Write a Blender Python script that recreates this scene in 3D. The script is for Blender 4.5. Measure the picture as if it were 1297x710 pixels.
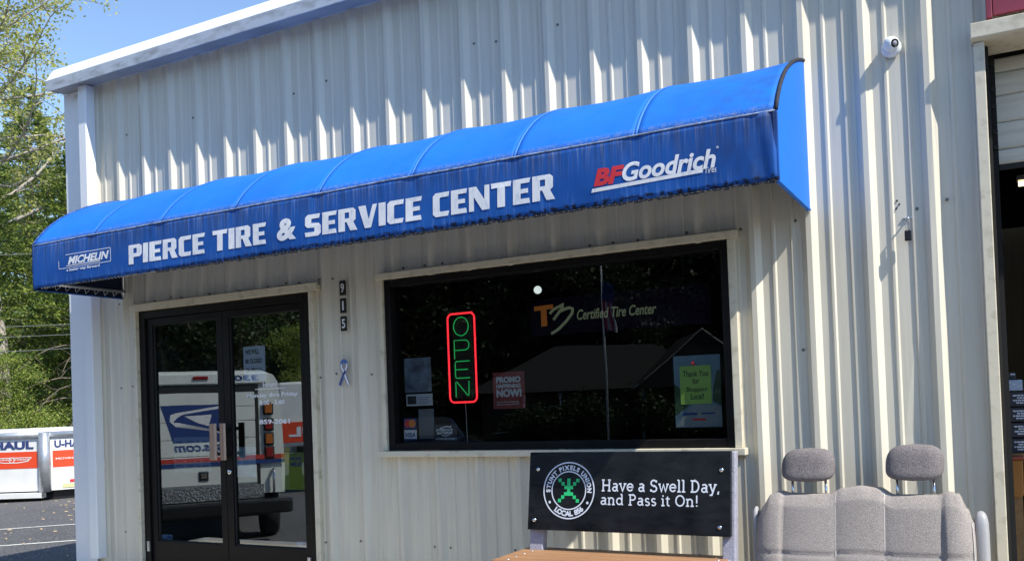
import bpy, bmesh, math, random
from math import sin, cos, pi, radians, sqrt, atan2
from mathutils import Vector, Matrix, Euler
random.seed(7)
for o in list(bpy.data.objects): bpy.data.objects.remove(o)
SC = bpy.context.scene
COL = SC.collection

# ------------------------------------------------------------------ camera
yaw, pitch, roll = 0.4931307, 0.0196714, -0.0367821
cyw, syw = cos(yaw), sin(yaw)
fwd = Vector((-syw*cos(pitch), cyw*cos(pitch), sin(pitch)))
right0 = Vector((cyw, syw, 0)); up0 = right0.cross(fwd)
rt = cos(roll)*right0 + sin(roll)*up0
upv = -sin(roll)*right0 + cos(roll)*up0
M = Matrix(((rt.x, upv.x, -fwd.x, 2.3962), (rt.y, upv.y, -fwd.y, -5.0723), (rt.z, upv.z, -fwd.z, 1.28), (0, 0, 0, 1)))
cam = bpy.data.cameras.new('camera'); camo = bpy.data.objects.new('camera', cam); COL.objects.link(camo)
camo.matrix_world = M
cam.sensor_width = 36; cam.lens = 1141.58/1297*36
cam.shift_y = (487.575-355)/1297; cam.shift_x = 0
cam.clip_start = .05; cam.clip_end = 800
SC.camera = camo

# ------------------------------------------------------------------ sky, sun, exposure
SUN = Vector((3.25, -1.0, 4.0)).normalized()          # towards the sun
elev = math.asin(SUN.z); azim = atan2(SUN.x, SUN.y)
W = bpy.data.worlds.new('World'); SC.world = W; W.use_nodes = True
wn = W.node_tree.nodes; wl = W.node_tree.links
sky = wn.new('ShaderNodeTexSky'); sky.sky_type = 'NISHITA'; sky.sun_disc = False
sky.sun_elevation = elev; sky.sun_rotation = azim
sky.air_density = 1.0; sky.dust_density = .05; sky.ozone_density = 2.2; sky.altitude = 1000
bg = wn['Background']; bg.inputs['Strength'].default_value = .15
wl.new(sky.outputs[0], bg.inputs['Color'])
sl = bpy.data.lights.new('sun', 'SUN'); sl.energy = 4.2; sl.angle = radians(.5); sl.color = (1, .95, .86)
so = bpy.data.objects.new('sun', sl); COL.objects.link(so)
so.rotation_euler = SUN.to_track_quat('Z', 'Y').to_euler(); so.location = (10, -10, 20)
SC.view_settings.view_transform = 'Standard'; SC.view_settings.look = 'None'
SC.view_settings.exposure = 0.80; SC.view_settings.gamma = 1
SC.render.engine = 'CYCLES'
SC.cycles.max_bounces = 8; SC.cycles.transparent_max_bounces = 16

# ------------------------------------------------------------------ materials
def mat(name, col, rough=.6, metal=0, spec=.5, var=0, vscale=6, bump=0, bscale=40, emit=None, estr=0, coat=0, stretch=None, col2=None, detail=4):
    m = bpy.data.materials.new(name); m.use_nodes = True
    n = m.node_tree.nodes; l = m.node_tree.links; b = n['Principled BSDF']
    b.inputs['Base Color'].default_value = (*col, 1); b.inputs['Roughness'].default_value = rough
    b.inputs['Metallic'].default_value = metal; b.inputs['Specular IOR Level'].default_value = spec
    b.inputs['Coat Weight'].default_value = coat
    if emit: b.inputs['Emission Color'].default_value = (*emit, 1); b.inputs['Emission Strength'].default_value = estr
    if var or bump:
        tc = n.new('ShaderNodeTexCoord'); mp = n.new('ShaderNodeMapping')
        l.new(tc.outputs['Object'], mp.inputs[0])
        if stretch: mp.inputs['Scale'].default_value = stretch
    if var:
        t = n.new('ShaderNodeTexNoise'); t.inputs['Scale'].default_value = vscale; t.inputs['Detail'].default_value = detail
        l.new(mp.outputs[0], t.inputs[0])
        r = n.new('ShaderNodeValToRGB'); c2 = col2 or tuple(c*(1-var) for c in col)
        r.color_ramp.elements[0].position = .35; r.color_ramp.elements[1].position = .65
        r.color_ramp.elements[0].color = (*c2, 1)
        r.color_ramp.elements[1].color = (*(tuple(min(1, c*(1+var*.4)) for c in col) if not col2 else col), 1)
        l.new(t.outputs[0], r.inputs[0]); l.new(r.outputs[0], b.inputs['Base Color'])
    if bump:
        t2 = n.new('ShaderNodeTexNoise'); t2.inputs['Scale'].default_value = bscale; t2.inputs['Detail'].default_value = 3
        l.new(mp.outputs[0], t2.inputs[0])
        bp = n.new('ShaderNodeBump'); bp.inputs['Strength'].default_value = bump; bp.inputs['Distance'].default_value = .01
        l.new(t2.outputs[0], bp.inputs['Height']); l.new(bp.outputs[0], b.inputs['Normal'])
    return m

def node(m, t, **kw):
    x = m.node_tree.nodes.new(t)
    for k, v in kw.items():
        if k in x.inputs: x.inputs[k].default_value = v
        else: setattr(x, k, v)
    return x

def mixc(m, fac, a, b):
    x = m.node_tree.nodes.new('ShaderNodeMix'); x.data_type = 'RGBA'
    l = m.node_tree.links
    for i, v in ((0, fac), (6, a), (7, b)):
        if hasattr(v, 'is_output'): l.new(v, x.inputs[i])
        else: x.inputs[i].default_value = v if i == 0 else (*v, 1)
    return x.outputs[2]

def ramp(m, src, stops):
    r = m.node_tree.nodes.new('ShaderNodeValToRGB'); e = r.color_ramp.elements
    for i, (p, c) in enumerate(stops):
        if i > 1: e.new(p)
        e[i].position = p; e[i].color = (c, c, c, 1) if not isinstance(c, tuple) else (*c, 1)
    m.node_tree.links.new(src, r.inputs[0]); return r.outputs[0]

def noise(m, scale, stretch=(1, 1, 1), detail=4, coord='Object'):
    tc = node(m, 'ShaderNodeNewGeometry'); mp = node(m, 'ShaderNodeMapping'); mp.inputs['Scale'].default_value = stretch
    m.node_tree.links.new(tc.outputs['Position'], mp.inputs[0])
    t = node(m, 'ShaderNodeTexNoise'); t.inputs['Scale'].default_value = scale; t.inputs['Detail'].default_value = detail
    m.node_tree.links.new(mp.outputs[0], t.inputs[0]); return t.outputs[0]

def coordz(m, axis=2, coord='Object'):
    tc = node(m, 'ShaderNodeNewGeometry'); s = node(m, 'ShaderNodeSeparateXYZ')
    m.node_tree.links.new(tc.outputs['Position'], s.inputs[0]); return s.outputs[axis]

def maprange(m, v, a, b, c=0, d=1):
    x = node(m, 'ShaderNodeMapRange'); x.clamp = True
    m.node_tree.links.new(v, x.inputs[0])
    for i, q in zip((1, 2, 3, 4), (a, b, c, d)): x.inputs[i].default_value = q
    return x.outputs[0]

def mul(m, a, b, op='MULTIPLY'):
    x = node(m, 'ShaderNodeMath', operation=op); l = m.node_tree.links
    for i, v in ((0, a), (1, b)):
        if hasattr(v, 'is_output'): l.new(v, x.inputs[i])
        else: x.inputs[i].default_value = v
    return x.outputs[0]

def setbase(m, out): m.node_tree.links.new(out, m.node_tree.nodes['Principled BSDF'].inputs['Base Color'])
def setbump(m, out, strength, dist=.01):
    b = node(m, 'ShaderNodeBump'); b.inputs['Strength'].default_value = strength; b.inputs['Distance'].default_value = dist
    m.node_tree.links.new(out, b.inputs['Height']); m.node_tree.links.new(b.outputs[0], m.node_tree.nodes['Principled BSDF'].inputs['Normal'])

# painted wall steel: faint oil-canning, dust streaks
M_wall = mat('wall_steel', (.53, .515, .46), .42)
s1 = noise(M_wall, 3.2, (6, 1, .35), 5); s2 = noise(M_wall, 14, (5, 1, .12), 3)
c1 = mixc(M_wall, ramp(M_wall, s1, [(.35, 0), (.7, 1)]), (.645, .607, .500), (.58, .543, .442))
c1 = mixc(M_wall, ramp(M_wall, s2, [(.58, 0), (.78, .55)]), c1, (.45, .41, .33))
setbase(M_wall, c1); setbump(M_wall, noise(M_wall, 1.6, (1.6, 1, .7), 2), .12, .02)
M_trim = mat('trim_cream', (.62, .57, .44), .45, var=.12, vscale=9, stretch=(1, 1, 3), bump=.15, bscale=5)
_g = noise(M_trim, 16, (1, 1, 1), 8); setbase(M_trim, mixc(M_trim, ramp(M_trim, _g, [(.52, 0), (.74, .7)]), (.62, .57, .44), (.36, .31, .22)))
M_white = mat('gutter_white', (.74, .76, .78), .38, var=.06, vscale=4, bump=.15, bscale=3)
g1 = noise(M_white, 7, (1, 1, 3), 9); zz = coordz(M_white)
setbase(M_white, mixc(M_white, mul(M_white, ramp(M_white, g1, [(.45, 0), (.72, .75)]), mul(M_white, maprange(M_white, zz, 4.158, 4.13), maprange(M_white, zz, 4.0, 4.05))), (.74, .76, .78), (.38, .37, .34)))
M_soff = mat('soffit_shade_grey', (.40, .42, .45), .6, var=.2, vscale=3)  # darker than the gutter: shade on the underside put into the colour
M_dark = mat('bronze_frame', (.007, .006, .006), .45, spec=.2, var=.3, vscale=20)
M_black = mat('black_paint', (.012, .012, .013), .3)
M_rubber = mat('rubber', (.02, .02, .02), .85)
M_hole = mat('flat_black', (.01, .01, .01), .9)  # flat near-black for bay reveal, door track and screw holes
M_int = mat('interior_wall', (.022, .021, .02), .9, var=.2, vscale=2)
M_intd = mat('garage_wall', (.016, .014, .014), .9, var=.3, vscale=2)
M_screw = mat('screw_zinc', (.20, .19, .17), .4, .6)
M_steel = mat('chrome', (.7, .7, .7), .18, 1)
M_galv = mat('galvanised', (.5, .52, .54), .35, .85)
M_handle = mat('brushed_handle', (.36, .27, .22), .32, .75, var=.2, vscale=60, stretch=(1, 1, .03))
M_asph = mat('asphalt', (.06, .06, .063), .85, var=.35, vscale=120, bump=.5, bscale=160)
a1 = noise(M_asph, .5, detail=6); a2 = noise(M_asph, 48, detail=6)
ac = mixc(M_asph, ramp(M_asph, a1, [(.35, 0), (.7, 1)]), (.075, .075, .08), (.045, .045, .05))
setbase(M_asph, mixc(M_asph, ramp(M_asph, a2, [(.53, 0), (.60, .75)]), ac, (.24, .235, .225)))
M_paint = mat('road_paint', (.62, .61, .56), .7, var=.35, vscale=30)
M_conc = mat('concrete', (.52, .47, .38), .85, var=.15, vscale=3, bump=.3, bscale=80)
M_kerb = mat('kerb_concrete', (.36, .35, .33), .9, var=.2, vscale=5, bump=.3, bscale=60)
M_post = mat('recycled_grey', (.30, .30, .36), .7, var=.12, vscale=30, bump=.3, bscale=90)
M_ground = mat('forest_floor', (.17, .13, .075), .95, var=.5, col2=(.07, .08, .03), vscale=.9, bump=.8, bscale=6)
M_wood = mat('composite_slat', (.33, .175, .085), .6, var=.18, vscale=5, stretch=(.6, 9, 9), bump=.25, bscale=30)
M_sign = mat('sign_black', (.010, .010, .011), .3, spec=.35, var=.5, vscale=7, bump=.06, bscale=30)
_r = noise(M_sign, 9, (1, 1, 3), 8); M_sign.node_tree.links.new(ramp(M_sign, _r, [(.3, .22), (.75, .5)]), M_sign.node_tree.nodes['Principled BSDF'].inputs['Roughness'])
M_wlet = mat('letter_white', (.78, .79, .80), .5, var=.10, vscale=25)
_w = noise(M_wlet, 60, (1, 1, .35), 7); setbase(M_wlet, mixc(M_wlet, ramp(M_wlet, _w, [(.50, 0), (.74, .6)]), (.76, .77, .80), (.42, .47, .58)))
M_wlet2 = mat('letter_pale', (.62, .66, .74), .5)
M_blet = mat('letter_black', (.02, .02, .03), .6)
M_green = mat('letter_green', (.02, .50, .16), .5)
M_red = mat('letter_red', (.62, .03, .04), .5)
M_orange = mat('decal_orange', (.75, .22, .02), .5)
M_yell = mat('decal_khaki', (.55, .53, .28), .5)
M_paper = mat('paper', (.55, .60, .78), .8, var=.06, vscale=8)
M_paper2 = mat('paper_white', (.42, .46, .50), .8, var=.08, vscale=12)
M_navy = mat('blue_decal', (.02, .05, .22), .45)

# awning canvas
def canvas(name, c, stains):
    m = mat(name, c, .7, spec=.25)
    f = noise(m, 1.7, (1, 1, 1), 6); cc = mixc(m, ramp(m, f, [(.3, 0), (.75, 1)]), c, tuple(x*.80 for x in c))
    cc = mixc(m, mul(m, ramp(m, noise(m, 9, detail=8), [(.35, 0), (.8, 1)]), .10), cc, (.08, .22, .46))
    if stains:
        z = coordz(m); x = coordz(m, 0)
        st = ramp(m, noise(m, 95, (1, 1, .022), 4), [(.47, 0), (.72, 1)])
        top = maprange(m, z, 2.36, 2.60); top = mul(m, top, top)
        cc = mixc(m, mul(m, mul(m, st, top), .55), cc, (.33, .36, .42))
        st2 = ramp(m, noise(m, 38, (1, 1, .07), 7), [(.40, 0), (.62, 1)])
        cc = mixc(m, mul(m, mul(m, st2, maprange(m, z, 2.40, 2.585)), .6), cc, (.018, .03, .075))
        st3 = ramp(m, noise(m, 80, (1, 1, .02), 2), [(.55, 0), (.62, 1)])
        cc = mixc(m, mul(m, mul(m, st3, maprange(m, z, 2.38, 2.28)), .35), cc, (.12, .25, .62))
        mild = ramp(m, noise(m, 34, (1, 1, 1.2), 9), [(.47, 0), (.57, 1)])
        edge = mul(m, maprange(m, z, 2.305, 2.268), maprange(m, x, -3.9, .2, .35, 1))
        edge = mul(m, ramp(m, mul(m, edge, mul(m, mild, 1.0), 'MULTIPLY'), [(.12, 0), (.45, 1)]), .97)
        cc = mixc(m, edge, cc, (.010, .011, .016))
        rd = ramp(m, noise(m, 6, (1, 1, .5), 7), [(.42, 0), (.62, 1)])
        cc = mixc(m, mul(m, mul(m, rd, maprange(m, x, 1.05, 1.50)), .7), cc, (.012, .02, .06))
    else:
        x = coordz(m, 0); z = coordz(m)
        rd = ramp(m, noise(m, 9, (1, 1, 1.6), 9), [(.40, 0), (.70, 1)])
        cc = mixc(m, mul(m, mul(m, rd, maprange(m, x, .7, 1.5)), .5), cc, (.02, .07, .2))
        cc = mixc(m, mul(m, mul(m, ramp(m, noise(m, 90, (1, 1, .35), 6), [(.42, 0), (.62, 1)]), maprange(m, z, 2.64, 2.59)), .55), cc, (.40, .40, .38))
    setbase(m, cc)
    cc2 = noise(m, 260, (1, 1, 1), 1); setbase(m, mixc(m, mul(m, ramp(m, cc2, [(.35, 0), (.65, 1)]), .22), cc, (.02, .06, .2)))
    b = noise(m, 2.6, (1, 1, .8), 3); setbump(m, b, .5, .03)
    return m
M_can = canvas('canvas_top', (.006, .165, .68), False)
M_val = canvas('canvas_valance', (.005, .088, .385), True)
M_end = mat('canvas_end', (.006, .165, .70), .6, spec=.3, var=.06, vscale=3, bump=.2, bscale=4)
_e = noise(M_end, 5, (1, 1, .5), 8); _e2 = noise(M_end, 220, detail=1); setbase(M_end, mixc(M_end, mul(M_end, ramp(M_end, _e2, [(.35, 0), (.65, 1)]), .2), mixc(M_end, ramp(M_end, _e, [(.45, 0), (.8, .5)]), (.006, .165, .70), (.02, .12, .42)), (.01, .08, .34)))
M_seam = mat('canvas_seam', (.035, .20, .66), .7)
M_pipe = mat('canvas_binding', (.015, .018, .03), .8, var=.5, vscale=40)

# glass with a reflective solar film: reflects part, lets part through
def glassmat(name, refl, tint):
    m = bpy.data.materials.new(name); m.use_nodes = True
    n = m.node_tree.nodes; l = m.node_tree.links; n.remove(n['Principled BSDF'])
    tr = n.new('ShaderNodeBsdfTransparent'); tr.inputs[0].default_value = (*tint, 1)
    gl = n.new('ShaderNodeBsdfGlossy'); gl.inputs['Roughness'].default_value = 0; gl.inputs[0].default_value = (.92, .97, .96, 1)
    mx = n.new('ShaderNodeMixShader'); lw = n.new('ShaderNodeLayerWeight'); lw.inputs[0].default_value = .35
    mr = n.new('ShaderNodeMapRange'); mr.inputs[1].default_value = 0; mr.inputs[2].default_value = 1
    mr.inputs[3].default_value = refl; mr.inputs[4].default_value = min(1, refl+.30)
    l.new(lw.outputs['Fresnel'], mr.inputs[0]); l.new(mr.outputs[0], mx.inputs[0])
    bn = noise(m, .9, (1, 1, 1), 2); bb = n.new('ShaderNodeBump'); bb.inputs['Strength'].default_value = .06; bb.inputs['Distance'].default_value = .02
    l.new(bn, bb.inputs['Height']); l.new(bb.outputs[0], gl.inputs['Normal'])
    l.new(tr.outputs[0], mx.inputs[1]); l.new(gl.outputs[0], mx.inputs[2]); l.new(mx.outputs[0], n['Material Output'].inputs[0])
    return m
M_glassd = glassmat('door_glass', .22, (.70, .75, .75))
M_glassw = glassmat('window_glass', .04, (.70, .72, .72))
M_clear = bpy.data.materials.new('glass_edge'); M_clear.use_nodes = True
_n = M_clear.node_tree.nodes; _n.remove(_n['Principled BSDF']); _t = _n.new('ShaderNodeBsdfTransparent'); _t.inputs[0].default_value = (.96, .98, .97, 1)
M_clear.node_tree.links.new(_t.outputs[0], _n['Material Output'].inputs[0])

def leafmat(name, cols, trans=.35):
    m = bpy.data.materials.new(name); m.use_nodes = True
    n = m.node_tree.nodes; l = m.node_tree.links; b = n['Principled BSDF']
    g = n.new('ShaderNodeNewGeometry'); r = n.new('ShaderNodeValToRGB'); e = r.color_ramp.elements
    for i, c in enumerate(cols):
        if i > 1: e.new(i/(len(cols)-1))
        e[i].position = i/(len(cols)-1); e[i].color = (*c, 1)
    l.new(g.outputs['Random Per Island'], r.inputs[0]); l.new(r.outputs[0], b.inputs['Base Color'])
    b.inputs['Roughness'].default_value = .55
    t = n.new('ShaderNodeBsdfTranslucent'); mx = n.new('ShaderNodeMixShader'); mx.inputs[0].default_value = trans
    l.new(r.outputs[0], t.inputs[0]); l.new(b.outputs[0], mx.inputs[1]); l.new(t.outputs[0], mx.inputs[2])
    l.new(mx.outputs[0], n['Material Output'].inputs[0])
    return m
M_leaf = leafmat('leaf_spring', [(.20, .23, .05), (.36, .40, .08), (.48, .49, .13), (.55, .52, .26)], .5)
M_leaf2 = leafmat('leaf_green', [(.03, .06, .012), (.12, .20, .03), (.33, .41, .065), (.42, .43, .11)], .4)
M_needle = leafmat('pine_needle', [(.03, .06, .015), (.11, .18, .03), (.32, .37, .065)], .35)
M_hedge = leafmat('hedge_and_shade_leaf', [(.02, .04, .012), (.05, .08, .02)], .2)  # hedge colour; on the hillside trees it stands in for shade
M_bark = mat('bark', (.17, .14, .11), .9, var=.4, vscale=6, bump=.6, bscale=14)
M_barkp = mat('bark_pale', (.34, .31, .26), .9, var=.3, vscale=6, bump=.4, bscale=14)

# ------------------------------------------------------------------ mesh helpers
class MB:
    def __init__(s): s.v = []; s.f = []; s.m = []
    def face(s, pts, mi=0):
        b = len(s.v); s.v += [tuple(p) for p in pts]; s.f.append(tuple(range(b, b+len(pts)))); s.m.append(mi); return s
    def raw(s, vs, fs, mi=0):
        b = len(s.v); s.v += [tuple(p) for p in vs]; s.f += [tuple(i+b for i in f) for f in fs]; s.m += [mi]*len(fs); return s
    def box(s, x0, x1, y0, y1, z0, z1, mi=0):
        v = [(x, y, z) for x in (x0, x1) for y in (y0, y1) for z in (z0, z1)]
        return s.raw(v, [(0, 1, 3, 2), (4, 6, 7, 5), (0, 4, 5, 1), (2, 3, 7, 6), (0, 2, 6, 4), (1, 5, 7, 3)], mi)
    def prism(s, poly, axis, a, b, mi=0):
        # poly: 2D points in the two other axes, extruded along axis from a to b
        def P(p, t):
            if axis == 0: return (t, p[0], p[1])
            if axis == 1: return (p[0], t, p[1])
            return (p[0], p[1], t)
        n = len(poly); v = [P(p, a) for p in poly]+[P(p, b) for p in poly]
        f = [tuple(range(n))[::-1], tuple(range(n, 2*n))]+[(i, (i+1) % n, n+(i+1) % n, n+i) for i in range(n)]
        return s.raw(v, f, mi)
    def cyl(s, p0, p1, r0, r1=None, n=12, caps=True, mi=0):
        r1 = r0 if r1 is None else r1
        return s.tube([p0, p1], [r0, r1], n, caps, mi)
    def tube(s, pts, rad, n=8, caps=True, mi=0):
        pts = [Vector(p) for p in pts]; rr = rad if isinstance(rad, (list, tuple)) else [rad]*len(pts)
        vs = []; up = None
        for i, p in enumerate(pts):
            d = (pts[min(i+1, len(pts)-1)]-pts[max(i-1, 0)])
            if d.length < 1e-9: d = Vector((0, 0, 1))
            d.normalize()
            if up is None: up = Vector((0, 0, 1)) if abs(d.z) < .9 else Vector((1, 0, 0))
            a = d.cross(up)
            if a.length < 1e-6: a = d.cross(Vector((0, 1, 0)))
            a.normalize(); b = a.cross(d); up = b
            for k in range(n):
                t = 2*pi*k/n; vs.append(tuple(p+a*rr[i]*cos(t)+b*rr[i]*sin(t)))
        fs = [(i*n+k, i*n+(k+1) % n, (i+1)*n+(k+1) % n, (i+1)*n+k) for i in range(len(pts)-1) for k in range(n)]
        if caps: fs += [tuple(range(n))[::-1], tuple(range((len(pts)-1)*n, len(pts)*n))]
        return s.raw(vs, fs, mi)
    def lathe(s, prof, c, axis=(0, 0, 1), n=24, mi=0):
        ax = Vector(axis).normalized(); a = ax.orthogonal().normalized(); b = ax.cross(a); c = Vector(c); vs = []
        for r, h in prof:
            for k in range(n):
                t = 2*pi*k/n; vs.append(tuple(c+ax*h+(a*cos(t)+b*sin(t))*max(r, 1e-4)))
        fs = [(i*n+k, i*n+(k+1) % n, (i+1)*n+(k+1) % n, (i+1)*n+k) for i in range(len(prof)-1) for k in range(n)]
        return s.raw(vs, fs, mi)

SHADE = {}
def obj(name, mb, mats, parent=None, smooth=False, bevel=0, kind=None, label=None, xf=None, autos=False):
    me = bpy.data.meshes.new(name)
    off = Vector((0, 0, 0))
    if parent is not None and xf is None:
        p = parent; off = Vector(p.get('_org', (0, 0, 0)))
    vs = [(v[0]-off.x, v[1]-off.y, v[2]-off.z) for v in mb.v] if xf is None else mb.v
    me.from_pydata(vs, [], mb.f); me.update()
    if not isinstance(mats, (list, tuple)): mats = [mats]
    for m in mats: me.materials.append(m)
    if len(mats) > 1: me.polygons.foreach_set('material_index', mb.m)
    bm = bmesh.new(); bm.from_mesh(me)
    if smooth or bevel or autos: bmesh.ops.remove_doubles(bm, verts=bm.verts, dist=1e-5)
    if len(bm.faces) < 60000: bmesh.ops.recalc_face_normals(bm, faces=bm.faces)
    bm.to_mesh(me); bm.free()
    if smooth: me.polygons.foreach_set('use_smooth', [True]*len(me.polygons))
    o = bpy.data.objects.new(name, me); COL.objects.link(o)
    if autos:
        me.polygons.foreach_set('use_smooth', [True]*len(me.polygons)); me.set_sharp_from_angle(angle=radians(35))
    if bevel:
        md = o.modifiers.new('bevel', 'BEVEL'); md.width = bevel; md.segments = 2; md.limit_method = 'ANGLE'
    if parent is not None:
        o.parent = parent
        o['_org'] = tuple(off)
    if kind: o['kind'] = kind
    if label: o['label'] = label
    return o

def keep_origin(o, p=(0, 0, 0)): o['_org'] = tuple(p)

def thing(name, label, cat, loc=(0, 0, 0), group=None, rz=0, local=False):
    e = bpy.data.objects.new(name, None); COL.objects.link(e); e.location = loc; e.rotation_euler = (0, 0, rz)
    e.empty_display_size = .1
    e['label'] = label; e['category'] = cat
    if group: e['group'] = group
    e['_org'] = (0, 0, 0) if local else tuple(loc)
    return e

def solo(name, label, cat, mb, mats, group=None, **kw):
    o = obj(name, mb, mats, **kw); o['label'] = label; o['category'] = cat
    # move the origin to the middle of the base
    me = o.data; vs = [v.co for v in me.vertices]
    c = Vector(((min(v.x for v in vs)+max(v.x for v in vs))/2, (min(v.y for v in vs)+max(v.y for v in vs))/2, min(v.z for v in vs)))
    me.transform(Matrix.Translation(-c)); o.location = c; o['_org'] = tuple(c)
    if group: o['group'] = group
    return o

def copytree(root, loc=None, rz=None, scale=None, label=None, group=None):
    r = root.copy(); COL.objects.link(r)
    if loc is not None: r.location = loc
    if rz is not None: r.rotation_euler = (0, 0, rz)
    if scale is not None: r.scale = (scale,)*3 if not isinstance(scale, tuple) else scale
    if label: r['label'] = label
    if group: r['group'] = group
    for ch in [o for o in root.children]:
        c = ch.copy(); COL.objects.link(c); c.parent = r
        for g in list(ch.children):
            d = g.copy(); COL.objects.link(d); d.parent = c
    return r

# ------------------------------------------------------------------ text helpers
def text2d(s, bold=0, shear=0, space=1.0):
    cu = bpy.data.curves.new('t', 'FONT'); cu.body = s; cu.size = 1; cu.offset = bold; cu.shear = shear; cu.space_character = space
    cu.resolution_u = 4
    o = bpy.data.objects.new('t', cu); COL.objects.link(o)
    dg = bpy.context.evaluated_depsgraph_get(); me = bpy.data.meshes.new_from_object(o.evaluated_get(dg))
    v = [(p.co.x, p.co.y) for p in me.vertices]; f = [tuple(p.vertices) for p in me.polygons]
    bpy.data.objects.remove(o); bpy.data.curves.remove(cu); bpy.data.meshes.remove(me)
    return v, f

def fit2d(vf, x0, x1, z0, z1):
    v, f = vf; a = min(p[0] for p in v); b = max(p[0] for p in v); c = min(p[1] for p in v); d = max(p[1] for p in v)
    return [(x0+(p[0]-a)/(b-a)*(x1-x0), z0+(p[1]-c)/(d-c)*(z1-z0)) for p in v], f

def put(mb, vf, fn, mi=0):
    v, f = vf; return mb.raw([fn(*p) for p in v], f, mi)

def onwall(y): return lambda x, z: (x, y, z)

def words(mb, s, x0, x1, z0, z1, y, bold=0, shear=0, mi=0, fn=None):
    return put(mb, fit2d(text2d(s, bold, shear), x0, x1, z0, z1), fn or onwall(y), mi)

def stroke(mb, pts, w, fn, k=[0], mi=0, closed=False):
    # thick mitred polyline in 2D
    P = [Vector(p) for p in pts]; n = len(P); L = []; R = []
    for i in range(n):
        a = P[i]-P[i-1] if (i > 0 or closed) else P[1]-P[0]
        b = P[(i+1) % n]-P[i] if (i < n-1 or closed) else P[-1]-P[-2]
        a.normalize(); b.normalize(); na = Vector((-a.y, a.x)); nb = Vector((-b.y, b.x)); m = (na+nb)
        if m.length < 1e-6: m = na
        m.normalize(); q = w/2/max(.5, m.dot(na)); L.append(P[i]+m*q); R.append(P[i]-m*q)
    vs = L+R; fs = [(i, (i+1) % n, n+(i+1) % n, n+i) for i in range(n if closed else n-1)]
    mb.raw([fn(v.x, v.y) for v in vs], fs, mi)

def arc(cx, cy, rx, ry, a0, a1, n=10):
    return [(cx+rx*cos(radians(a0+(a1-a0)*i/n)), cy+ry*sin(radians(a0+(a1-a0)*i/n))) for i in range(n+1)]
def disc(mb, cx, cz, r, fn, n=16, mi=0, rz=None):
    mb.raw([fn(cx+r*cos(2*pi*i/n), cz+(rz or r)*sin(2*pi*i/n)) for i in range(n)], [tuple(range(n))], mi)
def ring(mb, cx, cz, r0, r1, fn, n=48, mi=0):
    mb.raw([fn(cx+r*cos(2*pi*i/n), cz+r*sin(2*pi*i/n)) for r in (r0, r1) for i in range(n)], [(i, (i+1) % n, n+(i+1) % n, n+i) for i in range(n)], mi)

# wedge-cut display letters of the awning
GL = {
 'P': (80, [[(0,0),(30,0),(30,36),(68,36),(80,48),(80,89),(68,100),(0,100)]], [[(30,55),(48,55),(50,57),(50,80),(48,82),(30,82)]]),
 'I': (31, [[(0,0),(31,0),(31,100),(0,100)]], []),
 'E': (70, [[(0,0),(68,0),(65,20),(31,20),(31,41),(61,41),(61,59),(31,59),(31,81),(66,81),(70,100),(0,100)]], []),
 'R': (86, [[(0,0),(30,0),(30,40),(38,40),(54,0),(87,0),(69,38),(80,48),(80,89),(68,100),(0,100)]], [[(30,56),(48,56),(50,58),(50,80),(48,82),(30,82)]]),
 'C': (72, [[(12,0),(66,0),(71,20),(34,20),(30,25),(30,75),(34,80),(69,80),(72,100),(12,100),(0,88),(0,12)]], []),
 'T': (80, [[(25,0),(56,0),(56,80),(78,79),(81,100),(-1,100),(1,79),(25,80)]], []),
 'S': (74, [[(2,0),(62,0),(74,12),(74,46),(64,58),(30,61),(30,80),(66,80),(70,100),(12,100),(0,88),(0,52),(10,41),(44,38),(44,20),(-2,20)]], []),
 'V': (84, [[(28,0),(56,0),(84,100),(64,100),(46,36),(33,100),(-1,100)]], []),
 'N': (86, [[(0,0),(21,0),(21,58),(55,0),(86,0),(86,100),(65,100),(65,42),(31,100),(0,100)]], []),
}
def glyphword(mb, s, x0, x1, z0, z1, fn, shear=.035):
    sp = 7; tot = sum(GL[c][0] for c in s)+sp*(len(s)-1); x = 0; H = (z1-z0)
    for c in s:
        w, outs, holes = GL[c]
        cu = bpy.data.curves.new('g', 'CURVE'); cu.dimensions = '2D'; cu.fill_mode = 'BOTH'
        for pl in outs+holes:
            sp_ = cu.splines.new('POLY'); sp_.points.add(len(pl)-1); sp_.use_cyclic_u = True
            for i, p in enumerate(pl): sp_.points[i].co = (p[0], p[1], 0, 1)
        o = bpy.data.objects.new('g', cu); COL.objects.link(o)
        me = bpy.data.meshes.new_from_object(o.evaluated_get(bpy.context.evaluated_depsgraph_get()))
        bm = bmesh.new(); bm.from_mesh(me); bmesh.ops.remove_doubles(bm, verts=bm.verts, dist=1e-4)
        seen = set(); vs = [v.co.copy() for v in bm.verts]; fs = []
        for f in bm.faces:
            k = tuple(sorted(v.index for v in f.verts))
            if k in seen: continue
            seen.add(k); fs.append([v.index for v in f.verts])
        bm.free()
        mb.raw([fn(x0+(x+v.x)/tot*(x1-x0)+shear*v.y/100*H, z0+v.y/100*H) for v in vs], fs)
        bpy.data.objects.remove(o); bpy.data.curves.remove(cu); bpy.data.meshes.remove(me)
        x += w+sp

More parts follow.
